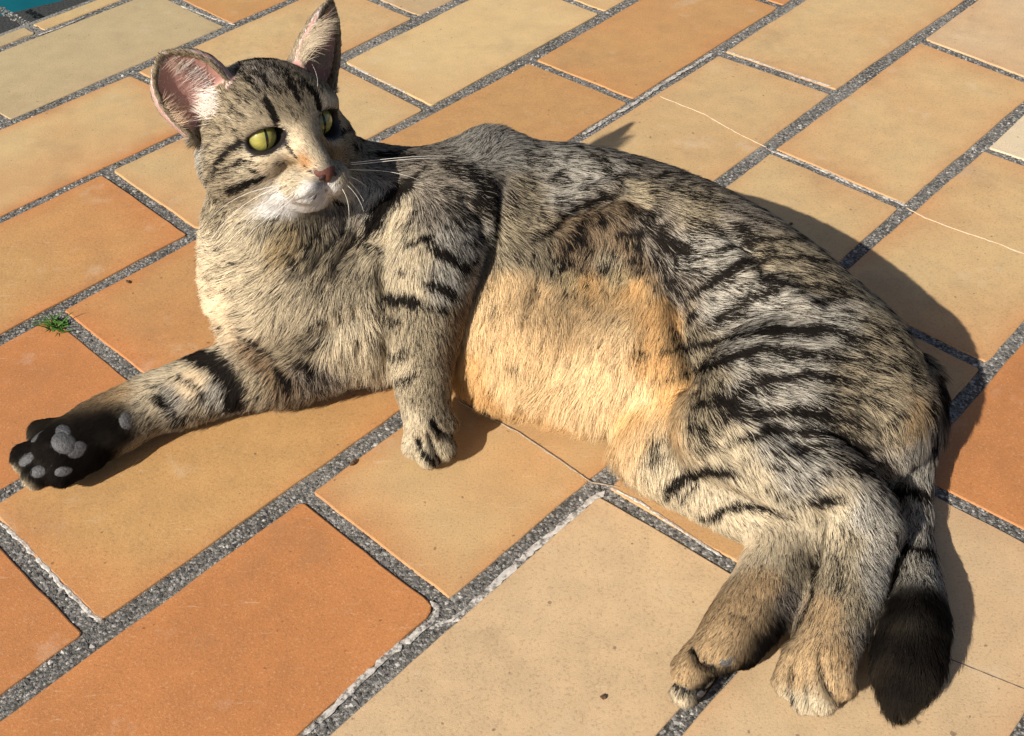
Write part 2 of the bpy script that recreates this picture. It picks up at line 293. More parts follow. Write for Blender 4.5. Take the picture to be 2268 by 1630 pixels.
# ------------------------------------------------------------------ crumbs on the tiles
mt_crumb = plain('crumb', (.09, .05, .03), 0.9, 0.4, 900)
for i, (u, v, L, w, lab) in enumerate([(1336, 1546, .0013, .0011, 'tiny dark dirt crumb on the pale tile below the belly'), (783, 1026, .0024, .0010, 'small brown seed husk beside the joint near the hanging paw'),
                                     (283, 625, .0018, .0008, 'tiny brown seed on the tile left of the chest fur'), (1752, 497, .0012, .0010, 'tiny rust crumb on the tile behind the back'), (1030, 335, .0020, .0005, 'thin dark fibre on the tile behind the neck')]):
    p = at(u, v, 0); bm = bmesh.new(); bmesh.ops.create_icosphere(bm, subdivisions=2, radius=1.0); me = bpy.data.meshes.new('crumb')
    for q in bm.verts: q.co = Vector((q.co.x * L, q.co.y * w, q.co.z * w * .7)) * (1 + .18 * math.sin(7 * q.co.x + 5 * q.co.y + i))
    bm.to_mesh(me); bm.free(); me.materials.append(mt_crumb); o = bpy.data.objects.new('crumb', me); col.objects.link(o)
    o.location = (p[0], p[1], w * .6); o.rotation_euler = (0, 0, i * 1.1); o['label'] = lab; o['category'] = 'crumb'; o['group'] = 'crumbs on the tiles'
# ------------------------------------------------------------------ teal tub beyond the edge of the paving
mt_teal = plain('teal_plastic', (.015, .26, .34), 0.35, 0.06, 30, 0, 0.5)
pA, pB = at(-40, 26, 0)[:2], at(90, -5, 0)[:2]; dx = (pB - pA) / np.linalg.norm(pB - pA); ny_ = np.array([-dx[1], dx[0]])
tb = bpy.data.objects.new('plastic_tub', None); col.objects.link(tb); c0 = pA + dx * 0.05 + ny_ * 0.21
tb.location = (c0[0], c0[1], -0.03); tb.rotation_euler = (0, 0, math.atan2(dx[1], dx[0])); tb['label'] = 'teal blue plastic tub standing on dark asphalt beyond the tiles'; tb['category'] = 'tub'
def rounded(hx, hy, r, n=8):
    P = []
    for cx, cy, a0 in ((hx - r, hy - r, 0), (-hx + r, hy - r, 90), (-hx + r, -hy + r, 180), (hx - r, -hy + r, 270)):
        for k in range(n + 1):
            a = math.radians(a0 + 90 * k / n); P.append((cx + r * math.cos(a), cy + r * math.sin(a)))
    return P
def loft(name, prof, mat, parent, close_last=True):
    V, F = [], []; N = None
    for hx, hy, r, z in prof:
        P = rounded(hx, hy, r); N = len(P); V += [(x, y, z) for x, y in P]
    for k in range(len(prof) - 1):
        for i in range(N): F.append((k * N + i, k * N + (i + 1) % N, (k + 1) * N + (i + 1) % N, (k + 1) * N + i))
    if close_last: F.append(tuple(range((len(prof) - 1) * N, len(prof) * N)))
    return mesh_obj(name, V, F, mat, parent, True)
loft('basin', [(.20, .155, .04, 0.0), (.215, .17, .045, .10), (.23, .185, .05, .235), (.222, .177, .045, .235), (.205, .16, .04, .10), (.19, .145, .035, .012)], mt_teal, tb)
loft('rim', [(.229, .184, .05, .225), (.246, .201, .055, .227), (.249, .204, .055, .236), (.246, .201, .055, .244), (.231, .186, .05, .244), (.223, .178, .05, .236)], mt_teal, tb, False)
# ------------------------------------------------------------------ the cat's body: one distance field, one mesh
VOX = 0.00125
BMIN = np.array([-0.300, 0.225, -0.006]); BMAX = np.array([0.215, 0.705, 0.228])
GN = np.ceil((BMAX - BMIN) / VOX).astype(int) + 1
SDF = np.full(GN, 0.05, np.float32)
def _box(lo, hi):
    a = np.clip(np.floor((lo - BMIN) / VOX).astype(int), 0, GN - 1); b = np.clip(np.ceil((hi - BMIN) / VOX).astype(int) + 1, 1, GN)
    sl = tuple(slice(x, y) for x, y in zip(a, b))
    ax = [(BMIN[i] + VOX * np.arange(a[i], b[i])).astype(np.float32) for i in range(3)]
    return sl, ax[0][:, None, None], ax[1][None, :, None], ax[2][None, None, :]
def _join(sl, d, k, sub=False):
    a = SDF[sl]
    if sub: a, d = -a, -(-d)
    h = np.maximum(k - np.abs(a - d), 0) / k
    r = np.minimum(a, d) - h * h * k * 0.25
    SDF[sl] = -r if sub else r
def cone(p1, r1, p2, r2, k=0.01):
    p1 = np.asarray(p1, float); p2 = np.asarray(p2, float); m = k + 0.006
    lo = np.minimum(p1 - r1, p2 - r2) - m; hi = np.maximum(p1 + r1, p2 + r2) + m
    sl, X, Y, Z = _box(lo, hi); ba = p2 - p1; L2 = ba @ ba + 1e-12
    h = np.clip(((X - p1[0]) * ba[0] + (Y - p1[1]) * ba[1] + (Z - p1[2]) * ba[2]) / L2, 0, 1)
    d = np.sqrt((X - p1[0] - h * ba[0]) ** 2 + (Y - p1[1] - h * ba[1]) ** 2 + (Z - p1[2] - h * ba[2]) ** 2) - (r1 + (r2 - r1) * h)
    _join(sl, d, k)
def ellip(c, rad, A=None, k=0.01, sub=False):
    """A: rows are the ellipsoid's axes in world space"""
    c = np.asarray(c, float); rad = np.asarray(rad, float); A = np.eye(3) if A is None else np.asarray(A, float)
    R = rad.max() + k + 0.006
    sl, X, Y, Z = _box(c - R, c + R); X = X - c[0]; Y = Y - c[1]; Z = Z - c[2]
    q = [(A[i, 0] * X + A[i, 1] * Y + A[i, 2] * Z) for i in range(3)]
    k0 = np.sqrt(sum((q[i] / rad[i]) ** 2 for i in range(3))); k1 = np.sqrt(sum((q[i] / rad[i] ** 2) ** 2 for i in range(3))) + 1e-9
    d = k0 * (k0 - 1) / k1
    _join(sl, d, k, sub)
def blob(u, v, zc, rp):
    p = at(u, v, zc * 0.01); return p, rp * depth(p) / FPX
def chain(pts, k=0.012, sub=8):
    pts = np.array(pts, float)
    if len(pts) > 2:                       # smooth course through the given stations
        e = np.concatenate([[2 * pts[0] - pts[1]], pts, [2 * pts[-1] - pts[-2]]]); out = []
        for i in range(len(pts) - 1):
            a, b, c, d = e[i:i + 4]
            for t in np.arange(sub) / sub:
                out.append(0.5 * (2 * b + (c - a) * t + (2 * a - 5 * b + 4 * c - d) * t * t + (3 * b - a - 3 * c + d) * t ** 3))
        pts = np.array(out + [pts[-1]])
    q = [blob(*p) for p in pts]
    c = np.array([p for p, r in q]); r = np.array([r for p, r in q]); m = k + 0.006
    sl, X, Y, Z = _box((c - r[:, None]).min(0) - m, (c + r[:, None]).max(0) + m)
    D = np.full(SDF[sl].shape, 1.0, np.float32); o = [x.start for x in sl]
    for (p1, r1), (p2, r2) in zip(q[:-1], q[1:]):
        s2, X, Y, Z = _box(np.minimum(p1 - r1, p2 - r2) - m, np.maximum(p1 + r1, p2 + r2) + m)
        l2 = tuple(slice(x.start - y, x.stop - y) for x, y in zip(s2, o))
        ba = p2 - p1; L2 = ba @ ba + 1e-12
        h = np.clip(((X - p1[0]) * ba[0] + (Y - p1[1]) * ba[1] + (Z - p1[2]) * ba[2]) / L2, 0, 1)
        d = np.sqrt((X - p1[0] - h * ba[0]) ** 2 + (Y - p1[1] - h * ba[1]) ** 2 + (Z - p1[2] - h * ba[2]) ** 2) - (r1 + (r2 - r1) * h)
        D[l2] = np.minimum(D[l2], d)
    _join(sl, D, k)

# torso, on its side: back chain and belly chain
chain([(790, 440, 8.4, 98), (920, 500, 7.0, 150), (1080, 500, 6.4, 178), (1250, 510, 5.8, 184), (1420, 555, 5.6, 188), (1590, 635, 5.5, 188),
       (1730, 735, 5.5, 184), (1830, 830, 5.2, 182), (1885, 905, 4.6, 168)], 0.022)
chain([(640, 625, 5.8, 158), (700, 700, 4.6, 138), (880, 690, 4.6, 136), (1015, 690, 3.6, 92), (1150, 752, 4.0, 138), (1300, 788, 3.9, 158), (1440, 815, 3.7, 150), (1580, 850, 3.8, 138)], 0.024)
cone(*blob(1190, 640, 4.9, 140), *blob(1440, 700, 4.7, 132), 0.03)
chain([(880, 740, 3.0, 92), (1010, 765, 2.7, 80), (1130, 800, 3.0, 98)], 0.012)
# hollow of the flank between the ribs and the thigh
ellip(at(1335, 565, 9.7 * 0.01), np.array([0.040, 0.034, 0.023]), None, 0.020, True)
ellip(at(1490, 690, 9.6 * 0.01), np.array([0.016, 0.040, 0.022]), None, 0.016, True)
# neck
chain([(600, 330, 12.6, 116), (604, 480, 9.6, 140), (640, 590, 7.0, 150)], 0.03)
chain([(640, 340, 12.0, 100), (760, 430, 9.4, 108), (900, 480, 8.0, 120)], 0.022)
# shoulder blade and the upper foreleg
chain([(1080, 352, 9.0, 58), (1050, 420, 8.9, 84), (1015, 470, 8.8, 104)], 0.02)
chain([(985, 480, 8.9, 108), (955, 600, 7.9, 94), (942, 700, 6.4, 82), (934, 800, 4.6, 68), (940, 880, 3.1, 56), (947, 930, 2.3, 50)], 0.006)
# lower foreleg stretched out on the tiles
chain([(740, 730, 3.6, 105), (640, 800, 2.7, 90), (540, 824, 2.3, 77), (430, 861, 2.0, 67), (320, 902, 1.9, 62), (220, 952, 1.85, 66), (140, 1000, 1.8, 60)], 0.012)
# hind leg on the tiles
chain([(1560, 880, 3.4, 120), (1455, 985, 2.5, 86), (1590, 1080, 2.2, 80), (1750, 1170, 2.1, 68)], 0.007)
chain([(1745, 1175, 2.1, 68), (1705, 1290, 2.0, 74), (1632, 1395, 1.9, 72), (1606, 1425, 1.7, 60)], 0.010)
# upper hind leg
chain([(1820, 815, 5.9, 158), (1700, 875, 6.2, 150), (1605, 945, 5.5, 100)], 0.012)
chain([(1605, 945, 5.4, 100), (1730, 1020, 5.2, 98), (1850, 1090, 4.4, 84), (1902, 1165, 3.5, 72)], 0.007)
chain([(1902, 1165, 3.5, 72), (1880, 1280, 2.6, 74), (1840, 1400, 2.1, 70), (1826, 1440, 2.0, 64)], 0.010)
# tail
chain([(1990, 860, 4.0, 85), (2030, 925, 3.0, 54), (2022, 1010, 2.2, 44), (2020, 1100, 1.6, 33), (2027, 1200, 1.4, 32), (2034, 1300, 1.6, 48), (2024, 1385, 1.9, 68), (2010, 1470, 1.8, 68), (1994, 1540, 1.3, 38)], 0.008)
# toes
def toe(a, b, k=0.0028):
    cone(*blob(*a), *blob(*b), k)
for a_, b_ in [((97, 962, 1.9, 32), (170, 960, 1.8, 40)), ((62, 1014, 1.7, 34), (150, 985, 1.8, 40)), ((82, 1050, 1.4, 32), (160, 1005, 1.7, 38)), ((136, 1046, 1.4, 32), (200, 1000, 1.6, 38)),       # stretched foreleg
             ((966, 895, 2.9, 24), (985, 935, 2.2, 27)), ((958, 935, 2.2, 26), (985, 990, 1.2, 26)), ((940, 935, 2.2, 26), (951, 1007, 1.0, 27)), ((925, 930, 2.2, 25), (916, 988, 1.2, 24)),            # upper foreleg
             ((1622, 1400, 2.4, 46), (1599, 1442, 2.2, 46)), ((1588, 1422, 2.0, 44), (1532, 1482, 1.8, 42)), ((1570, 1462, 1.4, 36), (1522, 1530, 1.0, 34)), ((1655, 1410, 1.5, 36), (1645, 1445, 1.2, 34)),  # hind leg on the tiles
             ((1772, 1450, 1.9, 34), (1744, 1508, 1.3, 31)), ((1800, 1450, 2.0, 36), (1784, 1544, 1.1, 33)), ((1826, 1450, 2.0, 36), (1821, 1546, 1.1, 34)), ((1850, 1440, 2.2, 36), (1863, 1512, 1.5, 32))]:   # upper hind leg
    toe(a_, b_)

# ------------------------------------------------------------------ head
HZ = 0.135
def euler_zxy(a, b, c):
    a, b, c = [math.radians(q) for q in (a, b, c)]
    Rx = np.array([[1, 0, 0], [0, math.cos(a), -math.sin(a)], [0, math.sin(a), math.cos(a)]])
    Ry = np.array([[math.cos(b), 0, math.sin(b)], [0, 1, 0], [-math.sin(b), 0, math.cos(b)]])
    Rz = np.array([[math.cos(c), -math.sin(c), 0], [math.sin(c), math.cos(c), 0], [0, 0, 1]])
    return Rz @ Rx @ Ry
HR = euler_zxy(10.1, -6.2, 220.4); HO = at(596, 298, HZ); HS = 0.0089
def hp(x, y, z): return HO + HR @ (np.array([x, y, z], float) * HS)      # head frame: x to the cat's right, y forward, z up
def hrot(yaw=0, pitch=0, roll=0):
    return (HR @ euler_zxy(pitch, roll, yaw)).T
def he(c, rad, k=0.5, sub=False, **rot): ellip(hp(*c), np.array(rad) * HS, hrot(**rot), k * HS, sub)
def hc(a, ra, b, rb, k=0.5): cone(hp(*a), ra * HS, hp(*b), rb * HS, k * HS)
he((0, -0.2, 0.75), (3.4, 3.7, 3.1), 2.0)
he((0, 1.2, 1.3), (2.7, 2.4, 2.0), 1.2)
for s in (1, -1):
    he((s * 2.25, 0.6, -0.95), (1.95, 2.3, 1.75), 1.0)
    he((s * 1.75, 2.0, 1.75), (1.15, 1.2, 0.7), 0.8)
    he((s * 1.75, 2.3, -0.35), (1.0, 1.2, 0.7), 0.8)
hc((0, 2.2, 1.35), 1.15, (-0.08, 4.85, -0.5), 0.62, 0.7)
for s in (1, -1):
    he((s * 0.74 - 0.08, 4.35, -1.48), (1.0, 1.2, 0.88), 0.22)
he((0, 3.6, -2.4), (1.05, 1.1, 0.68), 0.3)
he((0, 2.3, -2.05), (2.1, 1.9, 1.1), 0.8)
he((-0.12, 4.95, -0.72), (0.60, 0.55, 0.5), 0.3)
# eye sockets
EOX, EOY, EOZ, ERL = 0.10, 1.07, 0.0, 16
EORS = {1: (0.98, 1.0, 0.60), -1: (0.95, 1.0, 0.74)}
EYES = [(s * 1.66, 2.00, 0.90) for s in (1, -1)]
for s, e in zip((1, -1), EYES):
    he((e[0] + s * EOX, e[1] + EOY, e[2] + EOZ), EORS[s], 0.22, True, yaw=-s * 24, roll=s * ERL)
# ears
EARP = []
def ear(base, tip, opening, width, deep, n1=46, n2=40, sweep=118, skew=0.0, rnd=1.55):
    base, tip, op = [np.array(q, float) for q in (base, tip, opening)]
    ax = tip - base; h = np.linalg.norm(ax); ax /= h
    op = op - ax * (op @ ax); op /= np.linalg.norm(op); sd = np.cross(op, ax)
    P = []
    for i in range(n1):
        s = i / (n1 - 1)
        w = width * (1 - s ** rnd) ** 0.80 * (0.86 + 0.34 * s) + 0.05
        d = deep * (1 - s) ** 0.9 + 0.02
        for j in range(n2):
            th = math.radians(sweep) * (2 * j / (n2 - 1) - 1)
            P.append(base + ax * h * s + sd * w * math.sin(th) + op * (d * (0.35 - math.cos(th))) + sd * skew * s * (1 - s))
    P = np.array(P); W = HO + (HR @ (P * HS).T).T
    G = W.reshape(n1, n2, 3); EARP.append((base, tip, op, W, np.concatenate([G[:, 0], G[:, -1], G[-1], G[-2], G[-3]])))
    return W
def add_points(W, r, k):
    m = r + k + 0.005
    lo, hi = W.min(0) - m, W.max(0) + m
    sl, X, Y, Z = _box(lo, hi); X, Y, Z = np.broadcast_arrays(X, Y, Z)
    Q = np.stack([X, Y, Z], -1).reshape(-1, 3).astype(np.float32); D = np.full(len(Q), 1.0, np.float32)
    Wf = W.astype(np.float32); w2 = (Wf ** 2).sum(1)
    for i in range(0, len(Q), 20000):
        q = Q[i:i + 20000]; d2 = (q ** 2).sum(1)[:, None] + w2[None] - 2 * q @ Wf.T
        D[i:i + 20000] = np.sqrt(np.maximum(d2.min(1), 0))
    _join(sl, D.reshape(X.shape) - r, k)
NEAR_EAR = ear((2.6, -0.6, 1.5), (4.95, -0.5, 5.15), (0.42, 0.95, 0.15), 1.95, 0.95, rnd=3.2)
FAR_EAR = ear((-2.75, -0.5, 2.2), (-4.85, -0.3, 6.05), (-0.45, 0.95, 0.1), 1.85, 1.2, rnd=1.8)
add_points(NEAR_EAR, 0.0012, 0.002); add_points(FAR_EAR, 0.0012, 0.002)

# ------------------------------------------------------------------ surface nets
def surface_nets(S):
    ins = S < 0
    n = np.array(S.shape)
    c = np.zeros(n - 1, np.int8)
    for i in (0, 1):
        for j in (0, 1):
            for k in (0, 1): c += ins[i:n[0] - 1 + i, j:n[1] - 1 + j, k:n[2] - 1 + k]
    act = np.argwhere((c > 0) & (c < 8)); del c
    idx = -np.ones(n - 1, np.int32); idx[act[:, 0], act[:, 1], act[:, 2]] = np.arange(len(act))
    acc = np.zeros((len(act), 3)); cnt = np.zeros(len(act))
    corners = [(i, j, k) for i in (0, 1) for j in (0, 1) for k in (0, 1)]
    val = {cc: S[act[:, 0] + cc[0], act[:, 1] + cc[1], act[:, 2] + cc[2]] for cc in corners}
    for a in corners:
        for ax in range(3):
            if a[ax] == 0:
                b = tuple(1 if q == ax else a[q] for q in range(3))
                va, vb = val[a], val[b]; m = (va < 0) != (vb < 0)
                t = np.where(m, va / np.where(m, va - vb, 1), 0)
                pt = np.tile(np.array(a, float), (len(act), 1)); pt[:, ax] += t
                acc[m] += pt[m]; cnt[m] += 1
    V = act + acc / cnt[:, None]
    quads = []
    for ax in range(3):
        o = [q for q in range(3) if q != ax]
        sl0 = [slice(None)] * 3; sl1 = [slice(None)] * 3
        sl0[ax] = slice(0, -1); sl1[ax] = slice(1, None)
        e = np.argwhere(ins[tuple(sl0)] != ins[tuple(sl1)])
        e = e[(e[:, o[0]] > 0) & (e[:, o[1]] > 0) & (e[:, o[0]] < n[o[0]] - 1) & (e[:, o[1]] < n[o[1]] - 1)]
        def g(d0, d1):
            q = e.copy(); q[:, o[0]] -= d0; q[:, o[1]] -= d1
            return idx[q[:, 0], q[:, 1], q[:, 2]]
        Q = np.stack([g(1, 1), g(0, 1), g(0, 0), g(1, 0)], 1)
        flip = ~ins[e[:, 0], e[:, 1], e[:, 2]]
        if ax == 1: flip = ~flip
        Q[flip] = Q[flip][:, ::-1]; quads.append(Q)
    return V, np.concatenate(quads)
V, Q = surface_nets(SDF)
BV = BMIN + V * VOX
del V
# keep the feet on the tiles
BV[:, 2] = np.maximum(BV[:, 2], 0.0006)
GAZE = -4
NOSE = (-0.14, 5.25, -0.80)
# ------------------------------------------------------------------ fields on the skin: coat direction, length, colour
from mathutils.bvhtree import BVHTree
nV = len(BV)
e1 = BV[Q[:, 2]] - BV[Q[:, 0]]; e2 = BV[Q[:, 3]] - BV[Q[:, 1]]
QN = np.cross(e1, e2); QA = np.linalg.norm(QN, axis=1) * 0.5
VN = np.zeros_like(BV)
for i in range(4): np.add.at(VN, Q[:, i], QN)
VN /= np.linalg.norm(VN, axis=1)[:, None] + 1e-12
bvh = BVHTree.FromPolygons(BV.tolist(), Q.tolist())
CAMO = Vector((0, 0, CAMH))
def lift(u, v):
    """the point of the cat's skin on the sight line of survey point (u, v)"""
    d = Vector(ray(u, v)); h = bvh.ray_cast(CAMO, d)
    if h[0] is None or h[0].z < 0.0008:
        g = Vector(at(u, v, 0.012)); h = bvh.find_nearest(g)
    n = np.array(h[1])
    return np.array(h[0]), n
# ---- creases and folds of the loose skin: width px, depth mm (negative: a ridge), survey points
FOLDS = """
16 3.0 770 470 735 520 700 575 665 610|13 2.5 800 500 770 545 735 590|12 2.2 720 480 690 520 650 560|14 -2.0 752 485 715 545 680 590|12 -1.8 785 500 752 560 715 605
20 4.5 868 520 852 600 846 700 852 820|24 6 1104 390 1102 470 1090 540 1052 620|26 6 1458 590 1490 660 1518 760 1548 900|22 5 1185 548 1215 500 1260 468 1370 428 1430 455 1465 500|24 -3.5 1175 520 1210 475 1260 440 1370 402 1440 430
20 6 1565 965 1640 1035 1720 1090 1815 1140|16 6 1815 1140 1812 1200 1806 1260|11 3 1140 812 1185 838 1235 844|10 2.2 1248 852 1295 836|22 1.6 1290 680 1255 770|22 1.6 1205 610 1175 700
9 2.2 956 922 966 940 980 955 1003 962|9 2.2 948 955 956 980 966 1002 976 1024|8 1.8 930 955 932 1000|9 2.2 1757 1465 1756 1530 1764 1568|9 2.4 1815 1420 1822 1490 1844 1545|8 1.5 1792 1490 1795 1560|10 2.5 1540 1432 1552 1462 1583 1474|10 2.2 1492 1508 1520 1527 1546 1532
7 1.3 722 402 724 418 700 430 660 444|7 1.2 724 418 740 428|6 0.9 690 372 706 384|9 -0.8 700 408 680 420|8 1.0 641 330 655 345
30 4 1640 840 1700 930 1800 1000|26 3.5 1880 860 1940 930 1960 1010|24 3 1560 480 1650 560 1700 640|40 -4 1600 600 1700 640 1800 700|30 3 700 750 760 700 820 690|22 3 480 720 540 740 640 765|20 3 1000 420 1050 470 1060 540
"""
dv = np.zeros(nV)
for tok in FOLDS.replace('\n', '|').split('|'):
    t = tok.split()
    if len(t) < 6: continue
    q = np.array(t[2:], float).reshape(-1, 2); P, Nn = [], []
    for a, b in zip(q[:-1], q[1:]):
        m = max(2, int(np.hypot(*(b - a)) / 6))
        for f in np.linspace(0, 1, m): p, n = lift(*(a + (b - a) * f)); P.append(p); Nn.append(n)
    P = np.array(P); Nn = np.array(Nn); w = float(t[0]) * depth(P).mean() / FPX
    idx = np.where(((BV > P.min(0) - 2.5 * w) & (BV < P.max(0) + 2.5 * w)).all(1))[0]
    d = np.sqrt(((BV[idx][:, None] - P[None]) ** 2).sum(2)); j = d.argmin(1); ok = (VN[idx] * Nn[j]).sum(1) > 0.0
    e = np.minimum(j, len(P) - 1 - j); tp_ = np.clip((e + 1) / max(2, len(P) * 0.2), 0, 1)
    dv[idx] += -float(t[1]) * 0.001 * np.exp(-(d.min(1) / w) ** 2 * 1.6) * ok * tp_
BV = BV + VN * np.clip(dv, -0.006, 0.005)[:, None]
BV[:, 2] = np.maximum(BV[:, 2], 0.0006)
e1 = BV[Q[:, 2]] - BV[Q[:, 0]]; e2 = BV[Q[:, 3]] - BV[Q[:, 1]]; QN = np.cross(e1, e2); VN = np.zeros_like(BV)
for i in range(4): np.add.at(VN, Q[:, i], QN)
VN /= np.linalg.norm(VN, axis=1)[:, None] + 1e-12
bvh = BVHTree.FromPolygons(BV.tolist(), Q.tolist())
HL = (BV - HO) @ HR / HS                        # head coordinates of every vertex
# ---- colours of the hair (albedo)
PAL = dict(S=(.57, .53, .455, .38), A=(.46, .385, .265, .38), C=(.64, .545, .39, .17), Y=(.58, .45, .26, .2), B=(.68, .44, .205, .03), P=(.78, .64, .45, .02), W=(.88, .86, .83, .0), T=(.52, .37, .21, .22), I=(.80, .61, .37, .02), E=(.69, .505, .29, .03),
           F=(.42, .345, .235, .36), R=(.50, .27, .115, .12), G=(.38, .33, .27, .48), D=(.33, .235, .145, .38), K=(.010, .008, .007, .0))    # the fourth value: share of dark hairs
# (u, v, colour, direction in degrees: 0 right, 90 down; length mm); brown down the upper foreleg's right side is painted shade
GUIDE = """
700 340 C 240 3|650 250 F 235 5|620 225 F 235 6|590 185 G 240 6|560 150 G 235 7|680 200 F 265 6|720 190 F 275 5|520 240 F 200 6|480 300 F 185 7|520 330 F 190 6|540 200 F 215 6
545 290 F 205 4|600 348 P 175 4|575 345 P 180 4|640 320 P 190 3|655 300 P 220 3|560 380 C 175 6|640 385 C 170 4|500 365 F 175 7|480 380 F 165 9|450 450 S 140 12|435 400 S 150 10|440 340 S 165 9|520 420 F 160 10
560 430 C 155 9|600 455 W 140 8|650 458 W 125 7|700 440 W 110 6|690 412 W 150 4|680 428 W 150 5|640 448 W 145 7|690 390 P 165 3.5|660 400 C 165 4|640 415 C 160 5|665 392 C 170 4|720 415 W 100 4|745 430 P 70 5|680 362 R 215 3|655 365 T 200 3|730 345 T 250 3|715 315 T 245 3|700 290 C 240 4
750 375 C 50 3|790 310 F 20 7|770 335 F 15 6|800 320 F 20 8|765 230 F 300 5|755 310 F 10 5|730 238 P 290 3|745 305 P 60 3
470 210 F 210 6|505 190 F 230 6|700 120 F 280 5|440 280 C 180 8|425 310 F 160 9
480 480 A 130 14|520 500 C 120 15|600 505 A 100 14|680 495 A 85 13|740 470 G 80 12|480 545 C 175 18|470 600 C 172 19|560 560 C 160 18|620 560 Y 140 16|640 520 Y 120 15|480 660 P 168 18|490 700 P 165 20
540 650 C 160 20|560 715 C 160 22|640 625 C 130 18|640 700 C 112 20|700 550 A 118 15|720 600 A 115 16|750 645 C 95 17|770 560 A 140 15|800 590 C 110 15|830 640 C 80 16|840 690 C 85 18|760 720 C 90 20
700 740 C 130 22|740 785 C 78 25|800 780 C 85 24|830 790 C 88 24|680 765 A 150 22|620 775 A 150 20|570 775 D 150 20|590 810 D 130 18|620 845 D 110 16|680 820 G 85 18|700 835 G 88 18
440 775 C 160 13|470 740 C 160 14|380 815 C 165 11|320 838 C 168 9|420 850 P 135 14|480 880 S 125 15|560 850 A 120 16|370 890 S 140 12|440 920 A 110 13|330 940 A 130 9|340 895 C 145 9
260 865 T 155 7|180 897 D 155 5|130 925 K 155 4|250 930 K 150 5|200 950 K 150 5|285 965 K 140 6|100 1000 K 150 4|150 1040 K 130 4|200 1010 K 130 5|240 1010 K 130 6|40 1000 K 140 4|30 1055 C 130 4|62 1080 C 110 4|300 985 A 120 8|110 960 K 150 4|115 1066 K 110 4|78 1046 K 120 3.5|95 1058 K 115 3.5|60 1030 K 120 3.5
830 450 S 120 12|880 490 C 105 12|860 540 C 150 12|920 560 C 95 11|960 470 G 70 12|1040 450 G 40 12|1060 400 S 10 12|1000 400 G 15 12|1000 540 S 60 12|1050 545 S 40 13|920 640 C 92 9|980 640 S 65 11|895 720 A 95 7.5|960 720 A 75 8
930 790 A 95 6|900 820 C 98 6|965 820 A 80 7|930 870 A 95 5|920 930 C 95 4.5|960 900 A 85 5|930 990 C 95 4|985 960 A 80 4|980 900 A 75 4.5|1005 720 D 70 10|990 800 D 80 8|905 960 C 100 4
860 360 G 10 10|940 365 G 5 12|1080 318 S 320 11|1060 345 S 330 11|1125 345 S 20 12|1160 430 A 20 14|1100 420 G 30 12|1180 500 A 30 14|1130 560 A 60 14|1150 500 A 35 14
1250 370 S 5 14|1250 440 S 5 14|1350 390 S 8 14|1280 420 S 5 14|1420 430 A 8 14|1450 380 G 10 14|1550 470 A 12 14|1640 480 G 14 14|1720 560 A 18 14|1600 560 S 10 14|1520 570 S 5 14|1820 620 A 30 14|1700 670 S 8 14|1850 720 S 20 14|1950 760 A 35 15|2030 830 A 40 18
1750 790 S 5 14|1900 850 A 25 16|1980 920 A 50 18|2060 850 A 60 20|1650 780 S 10 13|1600 690 S 10 13|1900 940 A 35 16|1660 880 S 15 14|1780 920 S 25 15|1880 1000 G 40 16|1950 1040 G 50 14|1720 980 S 40 15|1780 1050 S 40 14
1580 850 A 60 14|1545 770 A 60 15|1560 930 A 60 15|1630 990 C 70 14|1680 1040 C 60 13|1500 640 G 60 14|1460 560 G 60 14
1240 490 D 40 14|1300 480 D 60 14|1390 460 D 50 14|1200 545 A 70 16|1380 540 D 100 16|1300 550 D 95 16|1250 560 D 80 16|1440 500 G 30 14
1130 640 E 95 19|1200 650 E 100 20|1300 630 B 108 20|1400 640 B 112 18|1470 700 B 110 15|1150 770 E 92 22|1250 740 E 105 22|1350 770 I 114 22|1450 800 B 106 18|1200 860 E 108 26|1300 830 I 115 24|1300 920 I 118 26|1400 880 I 112 22|1400 940 B 108 24
1490 880 B 100 16|1225 592 A 95 17|1290 600 D 105 17|1345 585 A 105 16|1415 592 D 105 15|1375 625 Y 110 17|1260 625 Y 105 17|1120 860 E 100 26|1240 940 B 110 26|1420 980 E 95 18|1500 930 E 90 16|1050 740 E 85 18|1040 810 B 90 18|1070 870 B 100 24
1460 1015 C 85 13|1520 1070 C 80 11|1600 1080 C 60 10|1560 1150 C 80 9|1680 1130 C 40 9|1640 1200 C 75 9|1740 1180 C 80 8|1700 1235 C 105 7|1650 1230 P 100 8|1700 1290 T 110 6|1650 1350 T 115 5|1590 1390 T 120 4.5|1545 1450 T 112 4|1512 1490 T 110 4|1505 1535 C 100 4|1600 1430 T 110 4
1765 1270 A 75 7|1745 1335 G 70 8|1720 1385 K 75 7|1690 1420 K 80 6|1660 1470 K 85 4|1590 1490 K 90 3.5|1545 1525 K 90 3
1850 1125 C 60 10|1830 1175 C 80 9|1920 1150 S 60 10|1880 1210 A 92 7.5|1940 1230 S 60 8|1870 1290 A 96 6.5|1935 1290 S 62 8|1840 1350 T 100 6|1890 1360 A 75 7|1810 1430 T 105 5|1865 1440 T 92 5|1765 1490 T 105 4|1760 1545 C 104 4|1810 1560 C 96 4|1855 1520 T 92 4|1900 1420 G 75 6
2020 930 T 95 20|2020 1000 S 93 20|2020 1060 S 92 18|2025 1150 S 88 16|2035 1260 S 85 18|2060 1350 K 75 16|1990 1350 K 105 16|2010 1450 K 95 15|2070 1450 K 80 15|1950 1430 K 105 15|1990 1530 K 95 12|2085 900 K 70 22|2060 960 G 90 20
"""
gp, gn, gd, gc, gl = [], [], [], [], []
